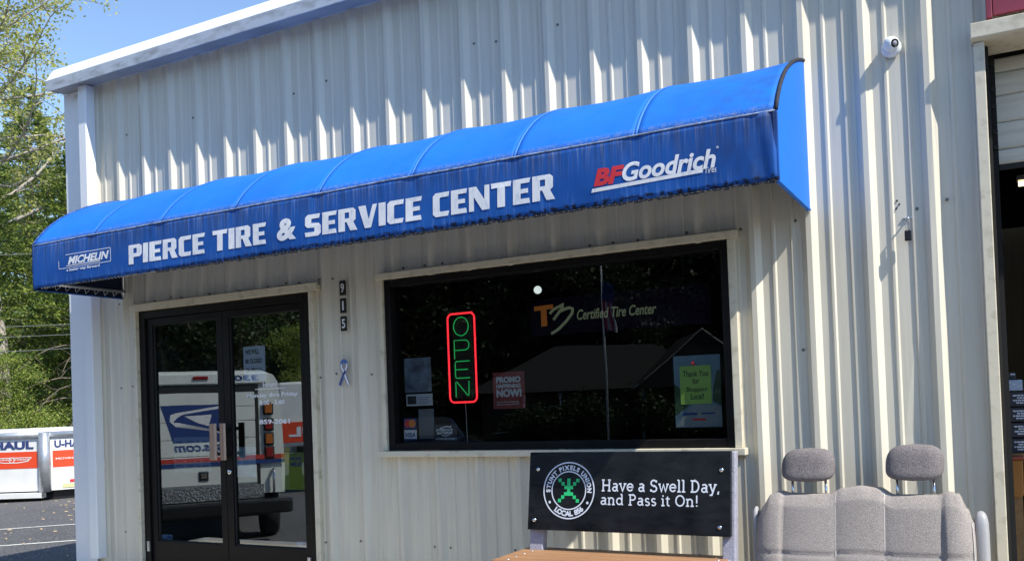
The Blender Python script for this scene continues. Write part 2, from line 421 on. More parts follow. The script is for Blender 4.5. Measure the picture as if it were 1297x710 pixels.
# slab-serif strokes (cap height 72, x height 50)
def slab():
    S = {}
    def sf(x, y, w=9): return [(x-w, y), (x+w, y)]
    o = lambda cx, r=18: arc(cx, 25, r, 23, 0, 360, 20)
    S['H'] = (66, [[(14,2),(14,70)],[(52,2),(52,70)],[(14,37),(52,37)],sf(14,3),sf(52,3),sf(14,69),sf(52,69)])
    S['a'] = (46, [[(34,5),(34,36)]+arc(24,36,10,11,0,110,6)+[(10,44)],arc(20,15,12,12,35,340,14)+[(34,12)],[(34,4),(42,4)],[(20,27),(34,29)]])
    S['v'] = (46, [[(8,47),(23,3),(38,47)],sf(8,47,8),sf(38,47,8)])
    S['e'] = (46, [[(6,27),(40,27)]+arc(23,26,17,21,0,325,18)])
    S['S'] = (52, [arc(26,53,16,17,25,270,12)+arc(26,19,17,17,90,-155,12),[(41,70),(41,56)],[(9,16),(9,2)]])
    S['w'] = (64, [[(8,47),(20,3),(32,45),(44,3),(56,47)],sf(8,47,7),sf(56,47,7)])
    S['l'] = (26, [[(13,3),(13,72)],sf(13,3,10),[(3,71),(13,71)]])
    S['D'] = (60, [[(14,3),(14,69)],[(4,69),(26,69)]+arc(26,36,24,33,90,-90,12)+[(4,3)]])
    S['y'] = (46, [[(8,47),(23,5)],[(38,47),(18,-14),(6,-14)],sf(8,47,8),sf(38,47,8)])
    S[','] = (20, [[(10,8),(6,-10)]])
    S['n'] = (54, [[(12,3),(12,46)],[(12,34)]+arc(25,33,14,14,120,0,8)+[(39,3)],sf(12,3,9),sf(39,3,9),[(3,46),(12,46)]])
    S['d'] = (52, [[(38,3),(38,71)],arc(22,25,16,21,25,335,16),[(29,71),(38,71)],[(38,4),(46,4)]])
    S['P'] = (54, [[(14,3),(14,69)],[(4,69),(28,69)]+arc(28,52,17,17,90,-90,10)+[(14,35)],sf(14,3,10)])
    S['s'] = (38, [arc(19,36,11,11,30,270,9)+arc(19,13,12,11,90,-150,9)])
    S['i'] = (26, [[(13,3),(13,46)],sf(13,3,10),[(4,46),(13,46)],[(13,60),(13,70)]])
    S['t'] = (32, [[(14,62),(14,14)]+arc(22,13,8,10,180,300,6),[(4,47),(27,47)]])
    S['O'] = (64, [arc(32,36,24,33,0,360,24)])
    S['!'] = (22, [[(11,22),(11,72)],[(11,1),(11,10)]])
    S[' '] = (24, [])
    return S
SLAB = slab()
def slabtext(mb, s, x0, x1, z0, zc, fn):
    tot = sum(SLAB[c][0] for c in s); x = 0; k = (zc-z0)/72; q = [0]
    for c in s:
        w, st = SLAB[c]
        for pl in st:
            q[0] += 1; e = .00006*(q[0] % 5)
            stroke(mb, [(x0+(x+p[0])/tot*(x1-x0), z0+p[1]*k) for p in pl], 9.0*k, lambda a, b: fn(a, b, e))
        x += w

# ------------------------------------------------------------------ ground
def hz(x, y):
    t = min(1, max(0, (-x-1.5)/3.5)); z = -.16-.17*t*t*(3-2*t)-.016*min(max(-x-6, 0), 16)-.022*min(max(-y-14, 0), 30)
    return z
def hill(x, y):
    z = hz(x, y)-.06
    dl = max(-x-23.5, 0); db = max(y-17, 0); dr = max(-y-47, 0)
    d = sqrt(dl*dl+db*db)
    h = .26*max(0, d-1) if d < 45 else .26*44
    h2 = .30*dr if dr < 60 else 18
    return z+max(h, h2)+ (.35*sin(x*.31+y*.17)*cos(y*.23-x*.11) if max(d, dr) > 3 else 0)
mb = MB(); xs = [-260, -200, -150, -120, -95]+[-80+2.5*i for i in range(47)]+[45, 60, 90, 140, 260]
ys = [-260, -190, -140]+[-110+2.5*i for i in range(69)]+[75, 100, 150, 260]
mb.v = [(x, y, hill(x, y)) for x in xs for y in ys]; ny = len(ys)
mb.f = [(i*ny+j, (i+1)*ny+j, (i+1)*ny+j+1, i*ny+j+1) for i in range(len(xs)-1) for j in range(ny-1)]; mb.m = [0]*len(mb.f)
obj('ground', mb, M_ground, kind='structure', smooth=True)
mb = MB(); xs = [-22+i*1.0 for i in range(53)]; ys = [-40+i*1.0 for i in range(57)]; ny = len(ys)
mb.v = [(x, y, hz(x, y)) for x in xs for y in ys]
mb.f = [(i*ny+j, (i+1)*ny+j, (i+1)*ny+j+1, i*ny+j+1) for i in range(len(xs)-1) for j in range(ny-1)]; mb.m = [0]*len(mb.f)
obj('parking_lot', mb, M_asph, kind='structure', smooth=True)
# sidewalk slabs and kerb
mb = MB().box(-4.78, 9, -1.5, 0.6, -.16, -.02)
sw = obj('sidewalk', mb, M_conc, kind='structure')
for i in range(9):
    obj('concrete_slab', MB().box(-4.78+i*1.5, -4.78+i*1.5+1.49, -1.5, -.035, -.015, 0), M_conc, sw, bevel=.004)
mb = MB().box(-4.95, 9, -1.66, -1.505, -.25, 0).box(-4.95, -4.785, -1.50, -.02, -.25, 0)
obj('kerb', mb, M_kerb, kind='structure', bevel=.015)
# painted bay lines: left of the building, and out in front
def line(a, b, w=.1):
    m = MB(); a = Vector(a); b = Vector(b); d = (b-a); n = int(d.length/1)+1; d = d/n; s = Vector((-d.y, d.x)).normalized()*w/2
    for i in range(n+1):
        p = a+d*i
        for q in (p-s, p+s): m.v.append((q.x, q.y, hz(q.x, q.y)+.006))
    m.f = [(2*i, 2*i+1, 2*i+3, 2*i+2) for i in range(n)]; m.m = [0]*n
    return m
ML = 'markings'
for a, b in (((-10.9, 1.15), (-7.6, 3.9)), ((-8.6, -.35), (-5.6, 2.45)), ((-12.9, 2.5), (-9.6, 5.3))):
    obj('painted_line', line(a, b), M_paint, kind='structure')
for k in range(6):
    obj('painted_line', line((-7.4-.9*k, -7.0-1.0*k), (-3.6-.9*k, -9.2-1.0*k)), M_paint, kind='structure')
obj('painted_line', line((-9.6, -.2), (-9.0, -7)), M_paint, kind='structure')

# ------------------------------------------------------------------ the building
XL, XG = -4.605, 2.40
B = thing('metal_building', 'cream ribbed steel tire shop with white gutter, glass double doors and garage bay', 'building', (0, 0, 0))
PT = .3048
def prof_pts(xa, xb):
    base = [(-.031, 0), (0, -.032), (.027, -.032), (.058, 0), (.110, 0), (.117, -.008), (.129, -.008), (.138, 0), (.214, 0), (.221, -.008), (.233, -.008), (.242, 0)]
    P = []
    for k in range(-17, 32):
        P += [(k*PT+a, b) for a, b in base]
    def yat(x):
        for (a, b), (c, d) in zip(P, P[1:]):
            if a <= x <= c: return b+(d-b)*(x-a)/(c-a)
        return 0
    return [(xa, yat(xa))]+[p for p in P if xa+1e-4 < p[0] < xb-1e-4]+[(xb, yat(xb))]
def zranges(x):
    top = 4.16
    if -3.79 < x < -1.93: return [(2.14, top)]
    if -1.29 < x < 1.10: return [(0.0, .985), (2.15, top)]
    if x > 2.395 and x < 6.2: return [(3.02, top)]
    return [(0, top)]
WY = .033      # the sheets sit a few mm in front of the girts
edges = sorted(set([XL+.02, 8.0]+[k*PT*3-.05 for k in range(-5, 9)]))
cuts = [-3.79, -1.93, -1.29, 1.10, 2.395, 6.2]
screwmb = MB()
for i, (a, b) in enumerate(zip(edges, edges[1:])):
    cs = [a]+[c for c in cuts if a < c < b]+[b]
    for c0, c1 in zip(cs, cs[1:]):
        for z0, z1 in zranges((c0+c1)/2):
            mb = MB(); P = prof_pts(c0, c1); nz = max(1, int((z1-z0)/.5)); b0 = len(mb.v)
            for j in range(nz+1):
                for x, y in P:
                    z = z0+(z1-z0)*j/nz
                    dent = 0
                    for dx, dz, rr, am in ((2.22, 2.19, .05, .012), (2.26, 1.9, .09, .010), (1.56, 1.12, .05, .006), (1.33, .78, .05, .02), (2.03, 1.0, .06, .012)):
                        q = ((x-dx)/rr)**2+((z-dz)/(rr*3))**2
                        if q < 4: dent += am*math.exp(-q)
                    mb.v.append((x, y+dent-.0015*(i % 2), z))
            n = len(P)
            for j in range(nz):
                for k in range(n-1):
                    mb.f.append((b0+j*n+k, b0+j*n+k+1, b0+(j+1)*n+k+1, b0+(j+1)*n+k)); mb.m.append(0)
            obj('wall_panel', mb, M_wall, B)
for k in range(-15, 27):
    for z in (.35, 1.52, 2.22, 3.62):
        for dx in (-.055, .085):
            x = k*PT+dx+random.uniform(-.01, .01)
            ok = any(a+.03 < z+.0 < b-.03 for a, b in zranges(x)) and x > XL+.1
            if ok and random.random() < ((.75 if dx < 0 else .3) if z < 3 else .22):
                zz_ = z+random.uniform(-.02, .02)
                screwmb.cyl((x, -.001, zz_), (x, -.007, zz_), .0095, .007, 6)
for k in range(-12, -6):
    screwmb.cyl((k*PT+.07, -.001, 2.215), (k*PT+.07, -.007, 2.215), .008, .006, 6)
obj('screws', screwmb, M_screw, B, kind='stuff')

# the other walls, roof, floor, partition: closed dark box inside
obj('side_wall', MB().box(XL, XL+.04, .01, 12, -.1, 4.12), M_wall, B)
obj('rear_wall', MB().box(XL+.05, 8, 12, 12.05, -.1, 4.3), M_wall, B)
obj('far_side_wall', MB().box(8.005, 8.05, .0, 12, -.1, 4.3), M_wall, B)
obj('roof', MB().prism([(-.06, 4.255), (12.2, 5.1), (12.2, 5.14), (-.06, 4.295)], 0, XL-.05, 8.1), M_white, B)
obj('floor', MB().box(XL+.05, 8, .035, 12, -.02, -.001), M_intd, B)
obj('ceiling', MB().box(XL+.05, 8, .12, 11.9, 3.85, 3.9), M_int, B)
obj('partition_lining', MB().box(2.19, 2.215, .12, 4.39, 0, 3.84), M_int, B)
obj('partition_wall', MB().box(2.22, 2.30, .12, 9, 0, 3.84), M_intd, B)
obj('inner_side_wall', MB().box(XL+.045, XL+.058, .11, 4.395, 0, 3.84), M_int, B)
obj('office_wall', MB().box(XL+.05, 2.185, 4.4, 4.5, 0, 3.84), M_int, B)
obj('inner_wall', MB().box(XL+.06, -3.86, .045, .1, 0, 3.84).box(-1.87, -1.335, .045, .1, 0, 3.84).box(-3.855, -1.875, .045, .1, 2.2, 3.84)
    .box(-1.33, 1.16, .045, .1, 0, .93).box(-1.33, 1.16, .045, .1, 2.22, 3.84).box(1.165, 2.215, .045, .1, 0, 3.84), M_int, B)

# corner trim and downspout
obj('corner_trim', MB().prism([(XL-.005, .10), (XL-.005, -.035), (-4.335, -.035), (-4.335, -.028), (XL+.004, -.028), (XL+.004, .1)], 2, -.1, 4.083), M_white, B)
ds = obj('downspout', MB().prism([(-4.318, -.037), (-4.318, -.115), (-4.308, -.122), (-4.224, -.122), (-4.214, -.115), (-4.214, -.037)], 2, .12, 4.072), M_white, B)
obj('strap', MB().box(-4.2135, -4.210, -.112, -.036, .86, .925), M_white, ds)
# eave gutter
gp = [(0.02, 4.098), (-.186, 4.080), (-.188, 4.066), (-.200, 4.064), (-.214, 4.148), (-.14, 4.262), (-.05, 4.262), (0.02, 4.262)]
mbg = MB(); 
for xa, xb in ((-4.60, -4.262), (-4.260, -1.1), (-1.098, 2.0), (2.002, 5.1), (5.102, 8.05)):
    o = obj('gutter_section', MB().prism(gp, 0, xa, xb), M_white, B)
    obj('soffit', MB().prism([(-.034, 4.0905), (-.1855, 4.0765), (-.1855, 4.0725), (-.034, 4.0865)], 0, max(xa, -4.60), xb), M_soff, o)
0 and obj('soffit_flashing', MB().prism([(-.004, 4.02), (-.038, 4.02), (-.046, 4.098), (-.03, 4.1), (-.004, 4.108)], 0, -4.20, 8), M_trim, B)

# door casing and double door
obj('door_casing', MB().box(-3.795, -3.768, -.05, .03, 0, 2.139).box(-1.945, -1.90, -.05, .03, 0, 2.139).box(-3.84, -1.865, -.055, .03, 2.14, 2.185)
    .box(-3.842, -1.863, -.06, -.03, 2.186, 2.195), M_trim, B, bevel=.003)
dr = obj('entrance_door_frame', MB().box(-3.765, -3.70, -.02, .06, 0, 2.137).box(-2.01+.0, -1.948, -.02, .06, 0, 2.137).box(-3.699, -2.011, -.02, .06, 2.075, 2.137)
         .box(-3.699, -2.011, .0, .06, 0.0, .02), M_dark, B, bevel=.004)
def leaf(x0, x1, gx0, gx1, hx0, hx1, lock):
    m = MB().box(x0, gx0, 0, .045, .022, 2.072).box(gx1, x1, 0, .045, .022, 2.072).box(gx0, gx1, 0, .045, .022, .272).box(gx0, gx1, 0, .045, 2.02, 2.072)
    d = obj('entrance_door', m, M_dark, B, bevel=.003)
    g = MB().box(gx0, gx1, .026, .032, .272, 2.02)
    g.m = [1, 1, 0, 1, 1, 1]
    o = obj('glass', g, [M_glassd, M_clear], d)
    s = MB()
    for a, b, c, e in ((gx0, gx0+.006, .272, 2.02), (gx1-.006, gx1, .272, 2.02), (gx0+.006, gx1-.006, .272, .278), (gx0+.006, gx1-.006, 2.014, 2.02)): s.box(a, b, .016, .0255, c, e)
    obj('gasket', s, M_rubber, d)
    h = MB().prism([(hx0, -.075), (hx0+.02, -.088), (hx1-.012, -.088), (hx1, -.075), (hx1, -.068), (hx0, -.068)], 2, .928, 1.208)
    h2 = MB().box((hx0+hx1)/2-.012, (hx0+hx1)/2+.012, -.068, -.001, .96, .985); h3 = MB().box((hx0+hx1)/2-.012, (hx0+hx1)/2+.012, -.068, -.001, 1.15, 1.175)
    obj('handle', h, M_handle, d, bevel=.003); obj('handle_bracket', h2, M_dark, d); obj('handle_bracket', h3, M_dark, d)
    if lock: obj('lock', MB().lathe([(.0, -.012), (.014, -.012), (.019, -.008), (.02, 0)], (x0+.035, 0, .832), (0, 1, 0), 16), M_steel, d, smooth=True)
    return d
L1 = leaf(-3.698, -2.856, -3.637, -2.913, -2.945, -2.868, False)
L2 = leaf(-2.852, -2.012, -2.79, -2.073, -2.838, -2.775, True)
obj('hinge', MB().box(-3.73, -3.703, -.03, -.0205, .19, .27), M_galv, L1); obj('hinge', MB().box(-2.045, -2.018, -.03, -.001, .14, .22), M_galv, L2)

# shop window
wc = obj('window_casing', MB().box(-1.318, -1.285, -.055, .03, .985, 2.155).box(1.098, 1.14, -.055, .03, .985, 2.155).box(-1.34, 1.155, -.06, .03, 2.156, 2.20)
         .box(-1.345, 1.16, -.085, .03, .945, .984), M_trim, B, bevel=.003)
wf = obj('window_frame', MB().box(-1.283, -1.235, -.035, .04, .986, 2.153).box(1.05, 1.096, -.035, .04, .986, 2.153).box(-1.234, 1.049, -.035, .04, 2.105, 2.153).box(-1.234, 1.049, -.035, .04, .986, 1.035), M_dark, B, bevel=.004)
g = MB().box(-1.234, 1.049, .026, .032, 1.035, 2.105); g.m = [1, 1, 0, 1, 1, 1]
obj('window_pane', g, [M_glassw, M_clear], wf)
# upper trim corner of the window sill: dark weep debris
obj('sill_debris', MB().box(-1.02, -.86, -.05, -.04, .985, .990), mat('debris', (.22, .10, .05), .9), wf)

# ------------------------------------------------------------------ garage bay
obj('bay_jamb', MB().box(2.362, 2.412, -.06, .18, 0, 2.975), M_trim, B, bevel=.004)
obj('bay_header', MB().prism([(-.10, 3.06), (-.10, 2.985), (-.06, 2.977), (.19, 2.977), (.19, 3.06)], 0, 2.352, 6.3), M_trim, B, bevel=.004)
obj('bay_reveal', MB().box(2.413, 2.428, .02, .26, 0, 2.97), M_hole, B)
od = obj('overhead_door_track', MB().box(2.43, 2.452, .19, .23, 0, 2.97), M_hole, B)
M_sec = mat('overhead_door_steel', (.60, .58, .50), .5, var=.15, vscale=6, stretch=(.4, 1, 5))
for (z0, z1) in ((2.897, 2.97), (2.777, 2.895), (2.637, 2.775), (2.497, 2.635), (2.42, 2.495)):
    obj('overhead_door_section', MB().prism([(.24, z0), (.232, z0+.008), (.232, z1-.010), (.236, z1-.0015), (.262, z1-.003), (.262, z0)], 0, 2.455, 6.15), M_sec, B)
obj('door_bottom_seal', MB().box(2.455, 6.15, .238, .262, 2.392, 2.419), M_rubber, B)
for z in (2.93, 2.80, 2.71, 2.58, 2.5): obj('roller', MB().lathe([(0, 0), (.012, 0), (.012, .012), (0, .012)], (2.444, .19, z), (0, -1, 0), 10), M_rubber, B)
# maroon fascia sign above the bay
msg = thing('maroon_sign', 'maroon sheet sign panel mounted above the garage header', 'sign', (2.45, -.05, 3.075))
M_mar = mat('maroon_paint', (.25, .035, .06), .45, var=.15, vscale=12)
obj('panel', MB().box(2.455, 5.6, -.075, -.055, 3.085, 3.9), M_mar, msg, bevel=.003)
obj('frame', MB().box(2.425, 2.452, -.085, -.034, 3.075, 3.92), M_mar, msg, bevel=.003)

def bat(x0, x1, y0, y1, z0, z1, label, lines, mcol, txt=None):
    t = thing('parts_box', label, 'box', ((x0+x1)/2, (y0+y1)/2, z0), 'boxes stacked inside the garage')
    obj('carton', MB().box(x0, x1, y0, y1, z0, z1), mcol, t, bevel=.004)
    m = MB(); h = z1-z0
    for i, (a, b) in enumerate(lines):
        zc = z1-h*(.25+.17*i); w = x1-x0
        rnd = random.Random(i*7+int(z0*1000)); x = x0+w*a
        while x < x0+w*b:
            l = w*rnd.uniform(.03, .10); m.box(x, min(x+l, x0+w*b), y0-.0012, y0-.0003, zc-.004, zc+.004); x += l+w*.012
    obj('printing', m, M_wlet2, t)
    return t
M_bx = mat('carton_dark', (.03, .03, .04), .5, var=.3, vscale=20); M_bx2 = mat('carton_pale', (.36, .45, .58), .6, var=.1, vscale=20)
# on the work bench just inside the bay
wb = thing('work_bench', 'plywood work bench with wooden legs just inside the garage bay', 'bench', (2.75, 1.15, 0))
M_ply = mat('plywood', (.36, .19, .07), .6, var=.25, vscale=5, stretch=(1, 6, 6))
obj('bench_top', MB().box(2.44, 3.2, .78, 1.5, .865, .89), M_ply, wb)
for x, y in ((2.45, .82), (3.14, .82), (2.45, 1.42), (3.14, 1.42)): obj('leg', MB().box(x, x+.05, y, y+.05, 0, .864), M_ply, wb)
obj('shelf', MB().box(2.505, 3.13, .85, 1.45, .2, .22), M_ply, wb)
L4 = [(.10, .62), (.18, .80), (.10, .7), (.16, .56)]
zb = .892
labs = ['dark battery carton at the bottom of the stack on the bench', 'dark battery carton second from the bottom of the stack', 'dark battery carton third from the bottom of the stack', 'dark battery carton just below the pale blue box']
for i in range(4):
    bat(2.445+.004*(i % 2), 2.70, .80, 1.1, zb+i*.088, zb+i*.088+.082, labs[i], L4, M_bx)
bat(2.44, 2.525, .80, .95, zb+.353, zb+.353+.062, 'small pale blue box printed with white marks on top of the dark cartons', [(.1, .3), (.4, .62), (.7, .92)], M_bx2)
bat(2.44, 2.495, .82, .93, zb+.417, zb+.417+.040, 'tiny black box with a white symbol, topmost of the stack', [(.5, .9)], M_bx)
t = thing('wooden_tub', 'amber varnished tub with red rim standing under the bench top', 'tub', (2.5, .70, .6))
obj('bowl', MB().prism([(2.442, .66), (2.452, .655), (2.492, .655), (2.504, .67), (2.507, .862), (2.437, .862)], 1, .66, .775), mat('amber_wood', (.42, .17, .03), .35, var=.3, vscale=9, stretch=(1, 1, .2)), t, bevel=.006)
obj('rim', MB().box(2.432, 2.512, .65, .777, .8635, .880), mat('rim_red', (.36, .07, .03), .5), t, bevel=.004)
obj('stand_post', MB().box(2.45, 2.475, .68, .72, 0, .654), M_ply, t)
t = thing('red_canister', 'red plastic canister on the garage floor shelf beside the wooden post', 'canister', (2.53, .9, .222))
obj('body', MB().lathe([(0, 0), (.04, 0), (.045, .02), (.045, .17), (.02, .2), (.015, .23), (0, .23)], (2.54, .95, .222), n=18), mat('canister_red', (.45, .03, .02), .35), t, smooth=True)
obj('cap', MB().lathe([(.018, 0), (.018, .03), (0, .03)], (2.54, .95, .453), n=12), M_wlet, t)
t = thing('strip_light', 'lit fluorescent strip light under the garage ceiling', 'light', (2.95, 3, 2.83))
obj('housing', MB().box(2.60, 3.8, 2.95, 3.05, 2.862, 2.90), M_galv, t)
obj('tube', MB().cyl((2.61, 3, 2.84), (3.79, 3, 2.84), .019, n=10), mat('tube_glow', (.8, .7, .5), .5, emit=(1, .82, .5), estr=1.6), t, smooth=True)

# ------------------------------------------------------------------ awning
AY, AXL, AXR, AZB, AZT = -.816, -3.93, 1.545, 2.265, 2.59
A = thing('awning', 'long faded blue canvas awning lettered with the shop name over the doors and window', 'awning', ((AXL+AXR)/2, 0, AZB))
AP = [(-.816, 2.59), (-.785, 2.635), (-.745, 2.685), (-.695, 2.737), (-.64, 2.785), (-.58, 2.832), (-.51, 2.878), (-.44, 2.915), (-.36, 2.955), (-.27, 2.992), (-.18, 3.025), (-.09, 3.052), (-.034, 3.066)]
seams = [AXL, -3.247, -2.561, -1.876, -1.178, -.495, .171, .861, AXR]
for i, (a, b) in enumerate(zip(seams, seams[1:])):
    mb = MB(); N = 18; n = len(AP)
    for k in range(N+1):
        u = k/N; x = a+(b-a)*u; sag = .008*(sin(pi*u)**.8)*(.5 if i in (0, 7) else 1)
        for j, (y, z) in enumerate(AP):
            w = sin(pi*min(1, j/(n-1)*1.0))**.7
            mb.v.append((x, y+sag*w*.8, z-sag*w*1.0-(.016*sin(pi*u)*(j/(n-1))**3)))
    mb.f = [(k*n+j, (k+1)*n+j, (k+1)*n+j+1, k*n+j+1) for k in range(N) for j in range(n-1)]; mb.m = [0]*len(mb.f)
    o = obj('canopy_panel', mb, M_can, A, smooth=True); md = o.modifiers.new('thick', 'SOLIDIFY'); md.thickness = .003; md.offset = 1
for x in seams[1:-1]:
    mb = MB()
    for j, (y, z) in enumerate(AP[:-1]):
        for q in (-.008, .008): mb.v.append((x+q, y-.0018, z+.0022))
    mb.f = [(2*j, 2*j+1, 2*j+3, 2*j+2) for j in range(len(AP)-2)]; mb.m = [0]*len(mb.f)
    o = obj('seam', mb, M_seam, A, smooth=True); md = o.modifiers.new('thick', 'SOLIDIFY'); md.thickness = .0015; md.offset = 1
# valance: gently billowing sheet
def vy(x, z):
    t = (AZT-z)/(AZT-AZB)
    r = 0
    for s in seams[1:-1]: r += .004*math.exp(-((x-s)/.05)**2)*(1-t*.5)
    ends = .02*math.exp(-((x-AXR)/.10)**2)*sin(x*55+z*9)*.35
    return AY-.002-.006*sin(pi*t)*(.6+.4*sin(x*3.1))+.002*sin(x*9+z*7)*t+r+ends
mb = MB(); NX, NZ = 300, 12
for i in range(NX+1):
    x = AXL+(AXR-AXL)*i/NX
    for j in range(NZ+1):
        z = AZB+(AZT-AZB)*j/NZ
        if j == 0: z += .0022*sin(x*71)+.0018*sin(x*33+1)
        mb.v.append((x, vy(x, z), z))
mb.f = [(i*(NZ+1)+j, (i+1)*(NZ+1)+j, (i+1)*(NZ+1)+j+1, i*(NZ+1)+j+1) for i in range(NX) for j in range(NZ)]; mb.m = [0]*len(mb.f)
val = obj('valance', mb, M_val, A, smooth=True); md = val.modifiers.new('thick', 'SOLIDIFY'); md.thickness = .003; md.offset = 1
obj('crease_piping', MB().tube([(x, AY-.004, AZT+.0015*sin(x*7)) for x in [AXL+(AXR-AXL)*i/60 for i in range(61)]], .0045, 6), mat('highlight_piping', (.26, .33, .48), .8, var=.5, vscale=30), A, smooth=True)  # pale grey-blue paints in the highlight along the crease
# end panels
def endpoly(): return [(AY, AZB)]+AP+[(-.034, AZB)]
ep = endpoly()
M_back = mat('canvas_back_shade', (.003, .008, .03), .9)  # near-black inner sheet imitates the shade inside the awning ends
for a_, b_ in ((AXR, AXR+.006), (AXL, AXL-.006)):
    e_ = obj('end_panel', MB().prism(ep, 0, a_+(.003 if b_ > a_ else -.003), b_), M_end, A)
    obj('shade_lining', MB().prism(ep, 0, a_, a_+(.0025 if b_ > a_ else -.0025)), M_back, e_)
for x in (AXR+.004, AXL-.004):
    obj('edge_binding', MB().tube([(x, y, z+.004) for y, z in AP], .010 if x > 0 else .006, 8), M_pipe if x > 0 else M_val, A, smooth=True)
obj('edge_binding', MB().box(AXR-.012, AXR+.010, AY-.008, AY+.004, AZB-.002, AZT-.003), M_val, A, bevel=.004)
obj('bottom_hem', MB().box(AXR-.01, AXR+.012, AY+.006, -.036, AZB-.012, AZB-.001), M_end, A, bevel=.004)
obj('bottom_hem', MB().box(AXL-.012, AXL+.01, AY+.006, -.036, AZB-.012, AZB-.001), M_val, A, bevel=.004)
# tube frame and lacing underneath
for a, b in (((AXL+.03, AY+.03, AZB+.02), (AXR-.03, AY+.03, AZB+.02)), ((AXL+.03, AY+.035, AZT-.02), (AXR-.03, AY+.035, AZT-.02)), ((AXL+.03, -.05, AZB+.02), (-4.0+.1, -.05, 3.0))):
    obj('frame_tube', MB().cyl(a, b, .0125, n=8), M_galv, A, smooth=True)
for x in seams:
    xx = min(max(x, AXL+.035), AXR-.035)
    mb = MB().tube([(xx, y+.03 if y < -.1 else y, z-.03) for y, z in AP], .0125, 8).tube([(xx, AY+.03, AZT-.03), (xx, AY+.03, AZB+.02)], .0125, 8)
    if x in (AXL, AXR): mb.tube([(xx, AY+.03, AZB+.045), (xx, -.04, AZB+.045)], .011, 8)
    obj('frame_rib', mb, M_galv, A, smooth=True)
m = MB()
for k in range(9):
    y = AY+.09+k*.085; m.tube([(AXL+.035, y-.03, AZB+.045), (AXL+.012, y, AZB+.004), (AXL+.035, y+.03, AZB+.045)], .0022, 5)
obj('lacing', m, M_wlet2, A)
m = MB(); x = AXL+.1
rl = random.Random(3)
while x < AXR-.03:
    z = AZB-.004+rl.uniform(-.001, .001); m.tube([(x-.008, AY+.001, z+.005), (x, AY-.0065, z+.001), (x+.006, AY+.004, z-.004)], .0018, 4); x += rl.uniform(.026, .036)
obj('hem_lacing', m, mat('lace_grey', (.25, .25, .24), .7), A, kind='stuff')
m = MB(); rl = random.Random(5); x = -2.6     # ragged mildewed lower hem
while x < AXR-.02:
    w = rl.uniform(.01, .035); m.box(x, x+w, AY-.006, AY+.004, AZB-rl.uniform(.004, .013), AZB+.001); x += w*rl.uniform(.8, 1.3)
obj('hem_fringe', m, M_pipe, A, kind='stuff')
VF = lambda x, z: (x, vy(x, z)-.0055, z)
for s, a, b in (('PIERCE', -2.868, -2.130), ('TIRE', -2.060, -1.595), ('SERVICE', -1.278, -.425), ('CENTER', -.352, .408)):
    LW = MB(); glyphword(LW, s, a, b, 2.335, 2.468, VF); obj('shop_name_word', LW, M_wlet, A)
LW = MB(); words(LW, '&', -1.505, -1.350, 2.335, 2.470, 0, .045, .1, fn=VF)
obj('ampersand', LW, M_wlet, A)
m = MB(); words(m, 'BF', .630, .800, 2.365, 2.452, 0, .05, .25, fn=VF); obj('brand_lettering', m, M_red, A)
m = MB(); words(m, 'Goodrich', .787, 1.262, 2.366, 2.460, 0, .03, .25, fn=VF)
m.raw([VF(x, z) for x, z in ((.615, 2.336), (1.196, 2.352), (1.198, 2.371), (.622, 2.355))], [(0, 1, 2, 3)])
words(m, 'Tires', 1.205, 1.262, 2.345, 2.374, 0, .0, .15, fn=VF); ring(m, 1.272, 2.461, .003, .0055, VF, 14)
obj('brand_lettering', m, M_wlet, A)
m = MB()
for a, b, c, d in ((-3.535, -3.052, 2.4745, 2.4785), (-3.615, -3.052, 2.379, 2.383), (-3.055, -3.050, 2.383, 2.4745), (-3.617, -3.612, 2.383, 2.44)):
    m.raw([VF(a, c), VF(b, c), VF(b, d), VF(a, d)], [(0, 1, 2, 3)])
m.raw([VF(a, b) for a, b in ((-3.53, 2.392), (-3.165, 2.392), (-3.16, 2.398), (-3.53, 2.398))], [(0, 1, 2, 3)])
words(m, 'MICHELIN', -3.51, -3.068, 2.402, 2.460, 0, .04, .3, fn=VF)
words(m, 'a better way forward', -3.53, -3.165, 2.350, 2.374, 0, .03, .25, fn=VF)
obj('tire_brand_logo', m, M_wlet, A)

# ------------------------------------------------------------------ small things on the wall
zd = [2.187, 2.062, 1.935]
for ch, z, lab in zip('915', zd, ('small black house number plate reading 9, topmost beside the door', 'small black house number plate reading 1, middle of the column', 'small black house number plate reading 5, lowest of the column')):
    t = thing('number_plate', lab, 'number plate', (-1.637, -.034, z-.106), 'house number plates beside the door')
    obj('plate', MB().box(-1.664, -1.610, -.040, -.033, z-.105, z), M_black, t, bevel=.002)
    m = MB(); words(m, ch, -1.652 if ch != '1' else -1.643, -1.622 if ch != '1' else -1.630, z-.085, z-.020, -.0415, .02); obj('digit', m, M_wlet, t)
t = thing('ribbon_sticker', 'blue and white awareness ribbon sticker below the house number', 'sticker', (-1.65, -.036, 1.44))
m = MB(); FR = lambda x, z: (x, -.0095-(.0), z)
def rib(pts, w, y, mi): stroke(m, pts, w, lambda a, b: (a, y, b), mi=mi)
lp = [(-1.692, 1.447), (-1.640, 1.555)]+arc(-1.650, 1.585, .024, .036, -20, 200, 12)+[(-1.660, 1.555), (-1.612, 1.447)]
rib(lp, .026, -.0345, 0); rib(lp, .017, -.0352, 1)
rib([(-1.692, 1.449), (-1.640, 1.553)], .014, -.0358, 0)
rib(arc(-1.650, 1.585, .024, .036, 25, 155, 8), .015, -.0358, 2)
obj('ribbon', m, [M_navy, M_wlet, mat('ribbon_blue', (.05, .15, .5), .5)], t)

